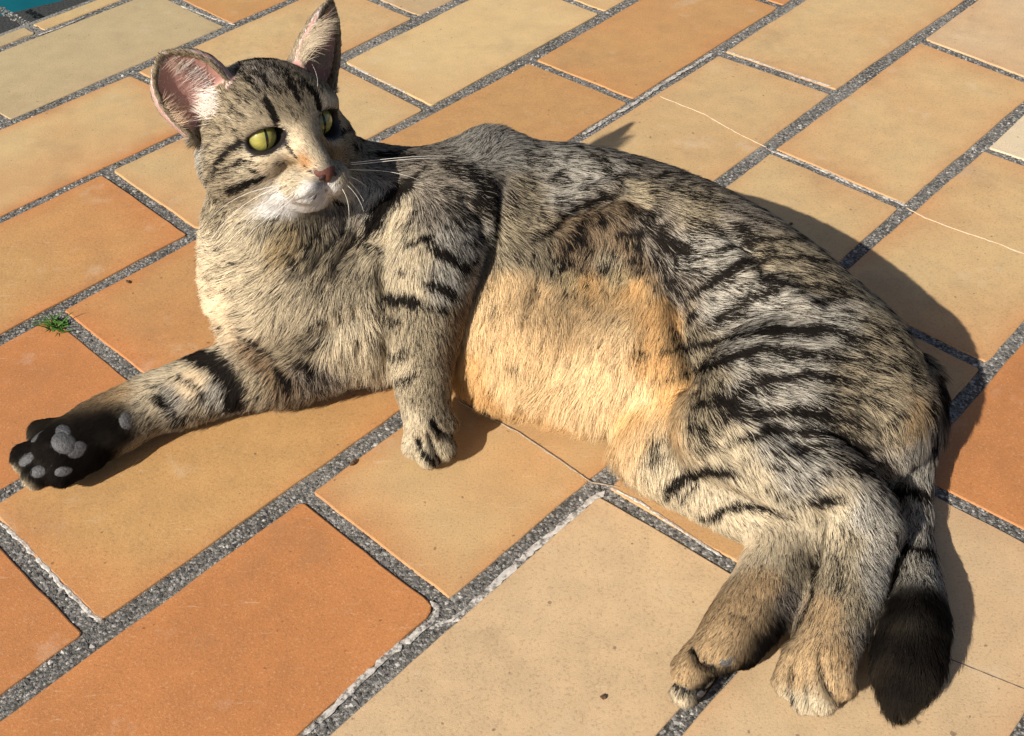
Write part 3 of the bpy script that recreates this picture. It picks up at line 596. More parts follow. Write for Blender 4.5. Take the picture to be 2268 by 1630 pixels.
for tok in GUIDE.replace('\n', '|').split('|'):
    t = tok.split()
    if len(t) < 5: continue
    u, v = float(t[0]), float(t[1]); p, n = lift(u, v)
    a = math.radians(float(t[3]))
    w = ray(u + 30 * math.cos(a), v + 30 * math.sin(a)) - ray(u, v)       # screen direction carried on to the skin
    r0 = ray(u, v); k = np.array([0, 0, CAMH])
    tt = w - r0 * (w @ n) / (r0 @ n) if abs(r0 @ n) > 0.25 * np.linalg.norm(r0) else w - n * (w @ n)
    gp.append(p); gn.append(n); gd.append(tt / (np.linalg.norm(tt) + 1e-12)); gc.append(PAL[t[2]]); lg = float(t[4]); gl.append((lg if lg < 7 else 7 + (lg - 7) * 0.62) * 0.001)
gp, gn, gd, gc, gl = map(np.array, (gp, gn, gd, gc, gl))
VD = np.zeros((nV, 3)); VC = np.zeros((nV, 4)); VL = np.zeros(nV)
for i in range(0, nV, 20000):
    s = slice(i, i + 20000); x = BV[s]
    d2 = (x ** 2).sum(1)[:, None] + (gp ** 2).sum(1)[None] - 2 * x @ gp.T
    nn = np.clip(VN[s] @ gn.T, 0, 1) * 0.9 + 0.1
    w = nn / (np.maximum(d2, 0) + 0.004 ** 2) ** 2
    w2 = nn / (np.maximum(d2, 0) + 0.003 ** 2) ** 2.2
    VD[s] = (w @ gd) / w.sum(1)[:, None]; VL[s] = (w @ gl) / w.sum(1); VC[s] = (w2 @ gc) / w2.sum(1)[:, None]
VD -= VN * (VD * VN).sum(1)[:, None]
VD /= np.linalg.norm(VD, axis=1)[:, None] + 1e-9
def noise3(x, scale, seed, octaves=3):
    r = np.random.default_rng(seed); out = np.zeros(len(x)); amp = 1.0; tot = 0
    for o in range(octaves):
        for _ in range(5):
            kdir = r.normal(size=3); kdir *= (2 * math.pi / scale) * r.uniform(0.6, 1.4) / np.linalg.norm(kdir)
            out += amp * np.sin(x @ kdir + r.uniform(0, 6.28) + 1.3 * np.sin(x @ (kdir[[1, 2, 0]] * 0.7) + r.uniform(0, 6.28)))
        tot += amp * math.sqrt(2.5); amp *= 0.55; scale *= 0.5
    return out / tot
# ---- dark markings, plus painted shade in toe, belly and mouth creases and between the hind legs: strokes drawn on the skin.  zone: (u0, v0, scale);  each stroke: width strength points
ZONE = dict(H=(304.5, 0, .30575), A=(719.8, 276.9, .4757), R=(1439.6, 387.6, .4416), F=(1384.3, 1052, .3546), B=(1052, 387.6, .4077), L=(0, 609, .3227),
            N=(415.3, 415.3, .3057), K=(802.9, 249.2, .2197), X=(0, 0, 1), Y=(0, 0, 1))
STROKES = """
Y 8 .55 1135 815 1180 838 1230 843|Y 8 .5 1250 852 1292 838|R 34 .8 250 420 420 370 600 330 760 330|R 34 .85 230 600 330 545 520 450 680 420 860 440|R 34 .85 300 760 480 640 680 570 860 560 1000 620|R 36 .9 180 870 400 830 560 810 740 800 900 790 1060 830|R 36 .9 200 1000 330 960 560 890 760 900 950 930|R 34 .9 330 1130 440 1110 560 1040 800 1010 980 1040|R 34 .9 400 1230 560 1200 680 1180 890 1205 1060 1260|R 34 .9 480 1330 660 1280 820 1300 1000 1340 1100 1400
Y 32 1 1985 1096 2056 1104|Y 30 1 1992 1216 2058 1224|Y 15 .85 1561 1147 1636 1122 1724 1124|Y 12 .7 1510 1110 1545 1075|Y 14 .8 1812 1225 1802 1320 1768 1395|Y 26 1 2075 860 2100 920 2085 990|H 26 1 700 470 780 440 860 430|H 22 .9 880 460 930 560 950 640|H 20 .9 1020 520 1080 600 1120 680|H 20 .8 780 500 850 600 900 690|H 20 .8 1150 560 1180 640 1210 720|H 22 .7 600 540 660 600|H 20 .7 620 980 560 1040 500 1100|H 22 .8 840 1160 760 1180 690 1210|H 24 .8 620 1420 560 1450 500 1500
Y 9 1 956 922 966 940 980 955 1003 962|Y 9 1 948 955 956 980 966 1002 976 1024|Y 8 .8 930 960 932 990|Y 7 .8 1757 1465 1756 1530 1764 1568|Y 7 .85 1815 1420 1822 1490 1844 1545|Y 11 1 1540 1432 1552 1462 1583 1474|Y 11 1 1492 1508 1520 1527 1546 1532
H 9 .85 1365 1308 1372 1367 1293 1413 1163 1455|H 9 .85 1372 1367 1420 1400|H 18 .7 560 700 640 720 720 760|H 16 .6 520 800 600 820 700 830|H 16 .6 480 960 560 980 640 1000|H 16 .55 480 1080 540 1110|H 18 .6 660 620 740 690 820 760|H 18 .6 1000 560 1060 640 1100 720|H 14 .5 860 720 900 800|H 16 .55 1120 800 1160 880
H 18 .5 700 1230 780 1260|H 16 .5 560 1380 640 1420|H 22 .5 470 1240 520 1300|H 20 .6 1010 1180 1090 1190|H 24 .6 1350 520 1380 600|H 24 .6 480 1420 560 1480 640 1520
X 22 .6 1480 420 1560 440|X 24 .6 1560 500 1640 520 1700 540|X 24 .6 1620 470 1700 500|X 22 .6 1760 560 1840 610|X 26 .6 1330 350 1360 400|X 24 .5 1440 400 1460 460|X 22 .55 1640 600 1720 610|X 22 .5 1780 640 1860 660|X 22 .5 1860 760 1950 800|X 22 .5 1560 620 1620 610|X 24 .6 1900 880 1960 900|X 24 .6 1820 880 1880 900|X 24 .6 2000 800 2040 850
H 20 1 815 1005 860 965 940 935 1010 945 1050 990|H 22 1 825 1010 870 1060 930 1090 990 1095 1045 1070 1075 1045|H 30 1 1050 1000 1090 1050|H 20 .9 1320 850 1330 920 1360 960 1420 970|H 20 .9 1450 830 1465 900 1440 950
A 22 1 490 1375 540 1420 600 1440|A 20 1 430 1450 470 1520 505 1565|F 30 .9 430 1090 470 1160 560 1190
H 34 1 760 1030 690 1090 640 1150|H 48 1 680 1105 640 1150 590 1230|H 30 .9 590 1230 550 1290 500 1340|H 40 .95 930 1270 850 1310 760 1350 650 1385|H 24 .8 830 1230 900 1235|H 22 .6 720 1170 790 1140 870 1130|H 22 .5 760 1210 860 1190 960 1180
H 46 1 950 760 990 820 1010 880|H 52 1 1240 670 1290 730 1315 790|H 80 .9 640 480 720 460 800 450 900 440 1000 440|H 26 .8 740 520 830 620|H 34 .7 860 540 920 600 980 650 1060 700|H 34 .8 1090 560 1150 680 1190 760|H 28 .7 1190 600 1240 680
H 16 .6 990 720 1080 760 1130 800|H 26 .5 640 560 720 640 800 720|H 24 .9 1085 1040 1130 1100 1165 1150|H 26 .8 1450 790 1530 800|H 44 .8 1440 980 1540 900|H 50 .8 1560 1060 1640 990|H 40 .5 560 1440 700 1490|H 36 .4 520 1540 640 1580|H 18 .95 1225 1210 1265 1240 1310 1255
H 12 .5 1100 1295 1200 1310|H 12 .5 1040 1340 1150 1340|H 60 .6 900 470 1000 500 1080 520|H 22 .5 700 800 800 860|H 22 .4 560 900 640 960
A 58 1 410 255 330 330 260 400 205 490|A 90 .75 640 210 720 260 760 330 720 410|A 60 .6 560 180 640 250|A 26 .85 390 575 450 540 505 528|A 38 1 510 590 580 620 655 685|A 14 .7 350 690 430 690 500 690|A 34 1 480 740 550 770 605 815|A 48 1 285 810 380 820 440 842
A 28 .9 510 850 565 875|A 34 .8 280 925 350 920|A 26 .85 270 1095 340 1082 375 1060|A 26 .85 325 1195 390 1172 425 1150|A 40 .7 800 330 790 450 785 540|A 50 .6 600 470 680 440 740 420|A 26 .6 420 400 395 480 370 560|A 40 .6 660 560 740 520|A 12 .9 490 1375 540 1420 600 1440|A 12 .9 430 1460 480 1530 510 1560
A 40 .7 640 700 680 640 740 600|A 34 .5 880 300 870 420|A 30 .9 260 860 300 880
K 120 .8 100 420 300 440 560 460|K 70 .75 1250 600 1310 680 1330 780 1340 900|K 120 .6 860 800 1000 860 1180 840|K 110 .6 840 960 960 1000 1120 1000|K 70 .5 1650 420 1690 560 1700 740|K 60 .4 2250 300 2240 420|K 60 .35 1850 320 1830 460
R 46 .6 180 100 300 140 380 150|R 70 .8 30 300 120 370 220 390|R 44 .6 200 230 320 310 420 310|R 40 .9 300 545 400 480 520 430|R 44 .75 480 620 570 590 680 560|R 40 .55 660 530 760 510 850 490|R 40 .5 420 690 520 640|R 42 .75 800 655 900 640 1000 620
R 54 1 560 805 640 790 740 800 860 790|R 50 .9 240 990 330 960 430 920 560 880|R 42 .85 560 1030 680 1020 800 1010 890 1010|R 66 .9 330 1130 400 1170 440 1150|R 52 1 680 1180 780 1190 890 1205|R 50 .9 560 1290 670 1270|R 36 .8 720 1370 820 1370 890 1370
R 56 .9 900 1310 1000 1340 1090 1380|R 58 .9 1000 1470 1100 1500 1180 1535|R 46 .95 100 1590 200 1505 290 1470 400 1490|R 36 .5 480 1450 520 1380|R 56 .5 20 1350 40 1450|R 50 1 1390 1150 1400 1300 1420 1400|R 44 1 1425 1080 1500 1180|R 40 .6 1000 820 1080 900 1120 1000
R 40 .5 850 400 960 420 1060 520|R 40 .55 540 240 640 270 740 300|R 40 .5 700 180 820 260|R 40 .5 980 700 1080 760 1160 860|R 40 .55 200 620 280 560|R 50 .6 300 760 420 720 480 700|R 44 .6 1180 760 1260 860 1300 980|R 40 .5 900 900 1000 940
F 40 1 1730 130 1800 140 1870 150|F 34 1 1740 470 1800 480 1880 490|F 34 .8 1690 250 1680 400 1690 520|F 30 .9 930 150 1100 172 1260 175|F 46 .7 860 215 960 240 1040 265|F 28 .8 560 285 650 222|F 40 .95 1150 150 1250 155 1350 165|F 60 .5 1300 500 1350 620 1330 720
F 50 .4 1350 330 1420 380|F 30 .8 420 1090 470 1160 560 1180|F 26 .8 310 1290 380 1340 450 1350
B 40 .8 330 340 420 260 520 200 640 150 760 110|B 60 .9 680 230 700 290|B 48 .9 780 335 850 330 920 330|B 50 .8 750 430 780 430|B 56 .7 430 450 480 490|B 56 .6 310 430 330 450|B 60 .65 900 230 1000 330 1100 400|B 70 .7 970 440 1050 560 1130 640|B 28 .5 620 560 600 620|B 36 .45 130 760 145 790|B 36 .5 265 780 275 810
B 36 .4 1060 830 1090 950|B 36 .5 1130 980 1180 1060|B 44 .6 1270 1050 1350 1040|B 60 .5 1150 500 1250 560|B 30 .5 200 1040 270 1090|B 40 .5 520 210 600 260
L 140 1 1270 540 1350 560 1450 600|L 125 1 1450 600 1550 690 1620 800 1600 900|L 40 .7 1230 700 1330 760 1400 850|L 34 .6 1000 760 1080 780|L 44 .7 1180 1020 1280 960|L 36 .8 1460 340 1540 350|L 66 1 1080 850 1130 900|L 40 .7 1180 940 1260 1000|L 50 .5 1400 900 1460 950
N 26 .9 190 990 300 1000 380 1060|N 40 .8 400 1080 520 1150 640 1210|N 70 .9 640 1300 700 1380 720 1440|N 60 .85 840 1260 880 1320 890 1370|N 22 .8 860 440 900 380 960 340|N 20 .85 700 590 780 540 860 500|N 18 .7 740 620 780 590|N 20 .7 1020 430 1100 360 1160 300|N 20 .7 860 1150 920 1120|N 26 .6 900 1010 980 960
N 16 .5 200 590 300 540 420 540|N 16 .5 200 680 300 640|N 18 .5 180 780 300 750|N 18 .5 140 460 260 440|N 20 .5 720 320 800 280|N 16 .5 520 570 620 560|N 26 .5 560 230 660 220|N 22 .5 980 830 1060 880 1120 940|N 18 .6 1200 380 1300 420 1400 440|N 22 .5 1300 470 1420 470|N 24 .7 1060 90 1180 130
"""
VB = np.zeros(nV)
wob = noise3(BV, 0.010, 5) * 0.16
strokes = []
for tok in STROKES.replace('\n', '|').split('|'):
    t = tok.split()
    if len(t) < 5: continue
    u0, v0, sc = ZONE[t[0]]; wd = float(t[1]) * sc * dict(H=1.35, A=1.4, N=1.5, R=1.4, B=1.2).get(t[0], 1.12); st = min(1.0, float(t[2]) * (1.45 if t[0] == 'N' else 1)); q = np.array(t[3:], float).reshape(-1, 2) * sc + (u0, v0)
    if t[0] in 'ARBKX':                         # bands fade out along the coat
        e0 = (q[0] - q[1]); e1_ = (q[-1] - q[-2]); Lq = np.linalg.norm(np.diff(q, axis=0), axis=1).sum() * 0.28
        q = np.concatenate([[q[0] + e0 / np.linalg.norm(e0) * Lq], q, [q[-1] + e1_ / np.linalg.norm(e1_) * Lq]])
    P, Nn, seg = [], [], np.concatenate([[0], np.cumsum(np.linalg.norm(np.diff(q, axis=0), axis=1))]); tw = []
    for a, b, l0, l1 in zip(q[:-1], q[1:], seg[:-1], seg[1:]):
        m = max(2, int(np.hypot(*(b - a)) / 5))
        for f in np.linspace(0, 1, m):
            p, n = lift(*(a + (b - a) * f)); P.append(p); Nn.append(n); tw.append((l0 + (l1 - l0) * f) / seg[-1])
    P = np.array(P); Nn = np.array(Nn); wm = 0.5 * wd * depth(P).mean() / FPX; tw = np.array(tw); wl = np.clip(np.minimum(tw, 1 - tw) / 0.22, 0.35, 1) if t[0] in 'ARBKX' else np.ones(len(tw))
    lo, hi = P.min(0) - 2.6 * wm - 0.002, P.max(0) + 2.6 * wm + 0.002
    idx = np.where(((BV > lo) & (BV < hi)).all(1))[0]
    if not len(idx): continue
    d = np.sqrt(np.maximum(((BV[idx][:, None] - P[None]) ** 2).sum(2), 0)); j = d.argmin(1)
    ok = (VN[idx] * Nn[j]).sum(1) > -0.1
    x = d.min(1) / (wm * wl[j]) * (1 + wob[idx]); m = np.clip((1.5 - x) / 1.0, 0, 1) if t[0] != 'H' else np.clip((1.2 - x) / 0.45, 0, 1); m = m * m * (3 - 2 * m) * st * ok * (0.45 + 0.55 * wl[j])
    if t[0] not in 'HFLN': m = np.maximum(m, np.clip((2.3 - x) / 1.3, 0, 1) * 0.22 * st * ok)
    VB[idx] = np.maximum(VB[idx], m)
# narrow bands of the flank, hip and thigh between the main ones, broken by the ticking
_r = np.linalg.norm(HL - np.array([0, 1.5, 0]), axis=1); px_ = pix(BV)
tl = np.clip((px_[:, 0] - 1960) / 30, 0, 1) * np.clip((px_[:, 1] - 930) / 30, 0, 1)                # not on the ringed tail
w1 = noise3(BV, 0.045, 81, 2); w2 = noise3(BV, 0.016, 82, 2)
ph = (BV @ np.array([-0.20, 0.64, 0.74])) / 0.0088 + 0.55 * w1 + 0.22 * w2
hip = np.clip((np.sin(2 * math.pi * ph) - 0.05) / 0.6, 0, 1) * np.clip(0.75 + 0.55 * noise3(BV * np.array([0.5, 1, 1]), 0.020, 83, 2), 0, 1)
ph2 = BV[:, 0] / 0.0118 + 0.5 * w1 + 0.25 * w2
rib = np.clip((np.sin(2 * math.pi * ph2) - 0.1) / 0.6, 0, 1) * np.clip(0.7 + 0.55 * noise3(BV, 0.018, 84, 2), 0, 1)
wx = np.clip((BV[:, 0] - 0.075) / 0.03, 0, 1)
body_z = np.clip((BV[:, 0] - 0.0) / 0.02, 0, 1) * np.clip((VL - 0.0082) / 0.0015, 0, 1) * (1 - tl) * np.clip((VC[:, 3] - 0.2) / 0.1, 0, 1)
VB = np.maximum(VB, body_z * (0.72 * hip * wx + 0.88 * rib * (1 - wx)))
an = noise3(BV * np.array([0.42, 1.0, 1.0]), 0.0115, 77, 2)
VB = np.maximum(VB, np.clip((an - 0.10) / 0.45, 0, 1) * 0.34 * np.clip((6.0 - _r) / 0.6, 0, 1) * (HL[:, 2] > -1.0) * (HL[:, 1] < 3.0) * np.clip((VC[:, 3] - 0.22) / 0.12, 0, 1))
# ---- skin regions
def near_set(W, r):
    lo, hi = W.min(0) - r, W.max(0) + r
    idx = np.where(((BV > lo) & (BV < hi)).all(1))[0]; d = np.full(nV, 9.0)
    for i in range(0, len(idx), 5000):
        s = idx[i:i + 5000]; d[s] = np.sqrt(((BV[s][:, None] - W[None]) ** 2).sum(2).min(1))
    return d
VE = np.zeros(nV)                               # 1 inside an ear
VX = np.zeros(nV)                               # outside of an ear
for base, tip, op, W, RIM in EARP:
    d = near_set(W[::2], 0.004) < 0.0034
    ow = HR @ op
    up = ((HL - base) @ ((tip - base) / np.linalg.norm(tip - base)))
    inn = d & ((VN @ ow) > 0.0) & (up > 0.1) & (near_set(RIM, 0.004) > 0.0014)
    VE[inn] = 1; VX[d & ~inn & (up > 0.9)] = 1
    axw = HR @ ((tip - base) / np.linalg.norm(tip - base)); k = d & (up > 0.4)
    VD[k] = axw - VN[k] * (VN[k] @ axw)[:, None]; VL[k] = 0.0026
VD /= np.linalg.norm(VD, axis=1)[:, None] + 1e-9
VC[VX > 0] = (.50, .40, .27, .3); VB[VX > 0] *= 0.3
VEYE = np.zeros(nV)
for s, e in zip((1, -1), EYES):
    A = euler_zxy(0, s * ERL, -s * 24)
    q = (HL - np.array([e[0] + s * EOX, e[1] + EOY, e[2] + EOZ])) @ A / np.array(EORS[s])
    VEYE = np.maximum(VEYE, np.clip((1.32 - np.linalg.norm(q, axis=1)) / 0.12, 0, 1))
    VC[:, 3] *= 1 - 0.6 * np.clip((2.4 - np.linalg.norm(q, axis=1)) / 0.8, 0, 1)
    rim = np.clip((1.75 - np.linalg.norm(q, axis=1)) / 0.6, 0, 1); VL = VL * (1 - 0.55 * rim)

hd = np.clip((6.2 - np.linalg.norm(HL - np.array([0, 1.5, 0]), axis=1)) / 0.8, 0, 1) * (HL[:, 2] > -3.4)       # on the head: finer, flatter hair
VC[:, 3] *= 1 - 0.12 * hd; VL *= 1 - 0.22 * hd
# ------------------------------------------------------------------ bare pads
PADS = []; PADM = []
def pad_at(u, v, wp, hp_, ang, thick=0.42, sink=0.3):
    p, n = lift(u, v); s = depth(p) / FPX
    a = math.radians(ang); w = ray(u + 20 * math.cos(a), v + 20 * math.sin(a)) - ray(u, v); t = w - n * (w @ n); t /= np.linalg.norm(t); q = np.cross(n, t)
    rx, ry = wp * s * 1.18, hp_ * s * 1.18; rz = min(rx, ry) * thick
    PADS.append((p, (rx + ry) * 0.5))
    return p - n * rz * sink, t, q, n, rx, ry, rz
def pad_mesh(specs):
    V, F = [], []
    for c, t, q, n, rx, ry, rz in specs:
        k = len(V); m1, m2 = 16, 10
        for i in range(m2 + 1):
            th = math.pi * i / m2
            for j in range(m1):
                ph = 2 * math.pi * j / m1; r = math.sin(th)
                V.append(c + t * rx * r * math.cos(ph) + q * ry * r * math.sin(ph) + n * rz * math.cos(th))
        for i in range(m2):
            for j in range(m1): F.append((k + i * m1 + j, k + (i + 1) * m1 + j, k + (i + 1) * m1 + (j + 1) % m1, k + i * m1 + (j + 1) % m1))
    return V, F
PADM.append(('palm_pad', [pad_at(140, 955, 19, 15, 60), pad_at(143, 980, 25, 22, 20), pad_at(170, 996, 24, 17, -15)]))
for t in [(84, 967, 21, 14, -35), (62, 1017, 20, 13, -35), (86, 1044, 18, 12, -20), (142, 1043, 18, 11, -15)]: PADM.append(('toe_pad', [pad_at(*t)]))
PADM.append(('wrist_pad', [pad_at(281, 932, 18, 16, 80)]))
for t in [(1612, 1466, 19, 12, -18), (1572, 1512, 21, 11, -16), (1561, 1541, 19, 9, -8)]: PADM.append(('toe_pad', [pad_at(*t, thick=0.6, sink=0.55)]))
def link_obj(name, data, parent=None):
    o = bpy.data.objects.new(name, data); col.objects.link(o)
    if parent is not None: o.parent = parent
    return o
cat = bpy.data.objects.new('cat', None); col.objects.link(cat)
CB = np.array(at(1150, 900, 0)); cat.location = CB
cat['label'] = 'striped brown tabby cat lying on its side on the tiles, head raised'; cat['category'] = 'cat'
def part(name, data, parent=None):
    o = bpy.data.objects.new(name, data); col.objects.link(o)
    o.parent = parent or cat; o.matrix_parent_inverse = Matrix.Translation(-Vector(CB)) if parent is None else Matrix.Identity(4)
    return o
me = bpy.data.meshes.new('body'); me.from_pydata(BV.tolist(), [], Q.tolist()); me.update()
me.polygons.foreach_set('use_smooth', np.ones(len(Q), bool))
skin = VC[:, :3] * 0.30 * (1 - VB)[:, None] + np.array(PAL['K'][:3]) * VB[:, None]
pink = np.array([.42, .22, .185])
skin = np.where(VE[:, None] > 0.5, pink, skin); skin = skin * (1 - VEYE[:, None]) + np.array([.012, .009, .008]) * VEYE[:, None]
ca = me.color_attributes.new('skin', 'FLOAT_COLOR', 'POINT')
ca.data.foreach_set('color', np.concatenate([skin, np.ones((nV, 1))], 1).astype(np.float32).ravel())
m, nt, out = new_mat('cat_skin')
b = nd(nt, 'ShaderNodeBsdfPrincipled'); at_ = nd(nt, 'ShaderNodeAttribute', attribute_name='skin'); b.inputs['Roughness'].default_value = 0.6
b.inputs['Subsurface Weight'].default_value = 0.25; b.inputs['Subsurface Radius'].default_value = (0.004, 0.0015, 0.001); b.inputs['Subsurface Scale'].default_value = 1.0
nt.links.new(at_.outputs['Color'], b.inputs['Base Color']); nt.links.new(b.outputs[0], out.inputs[0])
me.materials.append(m); body = part('body', me)

# ---- strands
headness = np.clip((0.008 - (np.linalg.norm(HL * [1, 1, 1], axis=1) * 0.001 - 0.0035)) / 0.003, 0, 1) * (HL[:, 2] > -3.6)
dens = 1.0 + 3.0 * np.clip((0.012 - VL) / 0.008, 0, 1)
dens *= 1 - 0.985 * VE; dens *= 1 - VEYE
dens *= np.where((BV[:, 2] < 0.0025) & (VN[:, 2] < -0.2), 0.1, 1)
VNOSE = np.linalg.norm((HL - np.array([-0.14, 5.4, -0.86])) / np.array([0.74, 0.70, 0.56]), axis=1)
dens *= np.clip((VNOSE - 0.95) / 0.15, 0, 1)
for pc, pr in PADS:                                     # bare pads
    dens *= np.clip((np.linalg.norm(BV - pc, axis=1) / pr - 0.62) / 0.3, 0, 1)
NS = 1200000
wq = QA * dens[Q].mean(1); cdf = np.cumsum(wq); cdf /= cdf[-1]
qi = np.searchsorted(cdf, RNG.random(NS)); a, b_ = RNG.random(NS), RNG.random(NS)
W4 = np.stack([(1 - a) * (1 - b_), a * (1 - b_), a * b_, (1 - a) * b_], 1)
def gat(F): 
    F = np.asarray(F); q = Q[qi]
    return sum(F[q[:, i]] * (W4[:, i] if F.ndim == 1 else W4[:, i:i + 1]) for i in range(4))
root = gat(BV); nrm = gat(VN); nrm /= np.linalg.norm(nrm, axis=1)[:, None]
tan = gat(VD); ln = gat(VL); base = gat(VC); dark = gat(VB); inear = gat(VE)
ln = ln * RNG.uniform(0.65, 1.0, NS)
tan = tan - nrm * (tan * nrm).sum(1)[:, None]; tan /= np.linalg.norm(tan, axis=1)[:, None] + 1e-9
side = np.cross(nrm, tan)
# locks: strands in one small cell share a course
l0 = gat(VL); cell = np.where(l0 < 0.006, 0.0018, np.where(l0 < 0.009, 0.0024, np.where(l0 < 0.0125, 0.0028, 0.0058)))
key = np.floor((root + tan * 0 + 0.0012 * np.stack([noise3(root, 0.006, 21, 1), noise3(root, 0.006, 22, 1), noise3(root, 0.006, 23, 1)], 1)) / cell[:, None]).astype(np.int64)
key = key - key.min(0); cls = np.round(cell * 1e4).astype(np.int64); key = (key << 6)
kk = (key[:, 0] >> 6) + (key[:, 1] >> 6) * 4096 + (key[:, 2] >> 6) * 4096 * 4096 + cls * 4096 ** 3
_, inv = np.unique(kk, return_inverse=True); nc = inv.max() + 1
cnt = np.bincount(inv, minlength=nc)
cen = np.stack([np.bincount(inv, root[:, i], nc) / cnt for i in range(3)], 1)
lr = RNG.normal(size=(nc, 4))
wav = noise3(root, 0.035, 31) * 0.13 + noise3(root, 0.014, 32) * 0.10
ang = wav + lr[inv, 0] * 0.085 + RNG.normal(size=NS) * 0.06
dirv = tan * np.cos(ang)[:, None] + side * np.sin(ang)[:, None]
up0 = 0.25 + 0.06 * lr[inv, 1] + 0.05 * RNG.normal(size=NS)
up0 = np.clip(up0 + 0.10 * np.clip((ln - 0.013) / 0.008, 0, 1), 0.10, 0.9)
NP = 6
S = np.linspace(0, 1, NP)[None, :, None]
L_ = (ln * (1 + 0.10 * lr[inv, 2]))[:, None, None]
flat = 0.30
hgt = up0[:, None, None] * (S - (1 - flat) * S ** 2 * 0.75)
pos = root[:, None] + L_ * (dirv[:, None] * (S * 0.93) + nrm[:, None] * hgt)
pull = (cen[inv] - root); pull *= np.minimum(1, 0.003 / (np.linalg.norm(pull, axis=1) + 1e-9))[:, None]; pull -= nrm * (pull * nrm).sum(1)[:, None]
cl = np.clip(0.34 + 0.38 * (l0 >= 0.0125) + 0.2 * RNG.normal(size=NS), 0, 1)[:, None, None]
pos = pos + pull[:, None] * cl * S ** 1.2
curl = RNG.normal(size=(NS, 1, 1)) * 0.05 * L_
pos = pos + side[:, None] * curl * np.sin(S * 3.0) 
pos[:, :, 2] = np.maximum(pos[:, :, 2], 0.0007 + 0.0006 * RNG.random((NS, 1)))
# colour of the coat is a property of the place: read it where each stretch of a strand lies
CG = 0.0022; gdim = np.ceil((BMAX - BMIN) / CG).astype(int) + 2
ci = np.clip(((BV - BMIN) / CG).astype(int), 0, gdim - 1); flat_i = (ci[:, 0] * gdim[1] + ci[:, 1]) * gdim[2] + ci[:, 2]
ncell = int(np.prod(gdim)); VAL = np.concatenate([VC, VB[:, None]], 1)
wt = np.bincount(flat_i, minlength=ncell).astype(np.float32)
GV = np.stack([np.bincount(flat_i, VAL[:, i], ncell) for i in range(5)], 1).astype(np.float32)
GV /= np.maximum(wt, 1)[:, None]; GV = GV.reshape(*gdim, 5); has = (wt > 0).reshape(gdim)
for it in range(3):
    acc = np.zeros_like(GV); c2 = np.zeros(gdim, np.float32)
    for ax in range(3):
        for sh in (1, -1):
            acc += np.roll(GV * has[..., None], sh, ax); c2 += np.roll(has, sh, ax)
    new = ~has & (c2 > 0); GV[new] = acc[new] / c2[new][:, None]; has = has | new
def look(p, jit):
    i = np.clip(((p + RNG.normal(size=p.shape) * jit - BMIN) / CG).astype(int), 0, gdim - 1)
    return GV[i[:, 0], i[:, 1], i[:, 2]], has[i[:, 0], i[:, 1], i[:, 2]]
r4 = np.concatenate([base, dark[:, None]], 1); samples = [r4]
for s in np.linspace(0, 1, NP)[1:]:
    v, ok = look(root + dirv * (ln * s * 0.93)[:, None] + nrm * 0.0004, 0.0003)
    samples.append(np.where((ok & (ln > 0.0055))[:, None], v, samples[-1]))
lock_u = RNG.random(nc)[inv]; rnd = RNG.random(NS); rnd2 = np.where(RNG.random(NS) < 0.16 * np.clip((ln - 0.004) / 0.005, 0.1, 1), lock_u, RNG.random(NS))
jit = np.exp(RNG.normal(size=(NS, 1)) * 0.13 + lr[inv, 3:4] * 0.06)
blk = np.array([.017, .014, .012]) * np.exp(RNG.normal(size=(NS, 1)) * 0.3)
short = np.clip((0.010 - ln) / 0.004, 0, 1)
C = np.zeros((NS, NP, 3))
ear_in = inear > 0.5
for i in range(NP):
    s = i / (NP - 1)
    v = samples[i]; cb, tk, dk = v[:, :3], v[:, 3], v[:, 4]
    pale = np.clip(1 - tk * 2.2, 0, 1)
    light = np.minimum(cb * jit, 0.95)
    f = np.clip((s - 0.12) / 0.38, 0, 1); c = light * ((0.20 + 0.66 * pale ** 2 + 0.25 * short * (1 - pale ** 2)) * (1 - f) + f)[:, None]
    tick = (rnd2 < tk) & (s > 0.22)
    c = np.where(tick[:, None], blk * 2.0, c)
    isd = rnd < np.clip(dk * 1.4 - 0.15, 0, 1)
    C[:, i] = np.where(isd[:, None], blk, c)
C[ear_in] = np.array([.8, .74, .68])
fine = np.clip((ln - 0.003) / 0.009, 0, 1)
rad = (0.000049 + 0.000034 * fine)[:, None] * np.array([1.0, 1.0, 0.95, 0.8, 0.55, 0.15])[None]
rad = rad * RNG.uniform(0.75, 1.25, (NS, 1))
def curves(name, pos, rad, colr, nrm, mat):
    n, k = pos.shape[:2]
    cd = bpy.data.hair_curves.new(name); cd.add_curves([k] * n)
    cd.position_data.foreach_set('vector', pos.astype(np.float32).ravel())
    def attr(nm, typ, dom, data, fld):
        A = cd.attributes.get(nm) or cd.attributes.new(nm, typ, dom); A.data.foreach_set(fld, data.astype(np.float32).ravel())
    attr('radius', 'FLOAT', 'POINT', rad, 'value')
    attr('hair_colour', 'FLOAT_COLOR', 'POINT', np.concatenate([colr, np.ones(colr.shape[:2] + (1,))], 2), 'color')
    attr('skin_normal', 'FLOAT_VECTOR', 'CURVE', nrm, 'vector')
    cd.materials.append(mat)
    return part(name, cd)
hm, nt, out = new_mat('cat_fur')
ac = nd(nt, 'ShaderNodeAttribute', attribute_name='hair_colour'); an = nd(nt, 'ShaderNodeAttribute', attribute_name='skin_normal')
df = nd(nt, 'ShaderNodeBsdfDiffuse'); nt.links.new(ac.outputs['Color'], df.inputs['Color']); nt.links.new(an.outputs['Vector'], df.inputs['Normal'])
hr = nd(nt, 'ShaderNodeBsdfHair', component='Reflection'); hr.inputs['RoughnessU'].default_value = 0.35; hr.inputs['RoughnessV'].default_value = 0.9
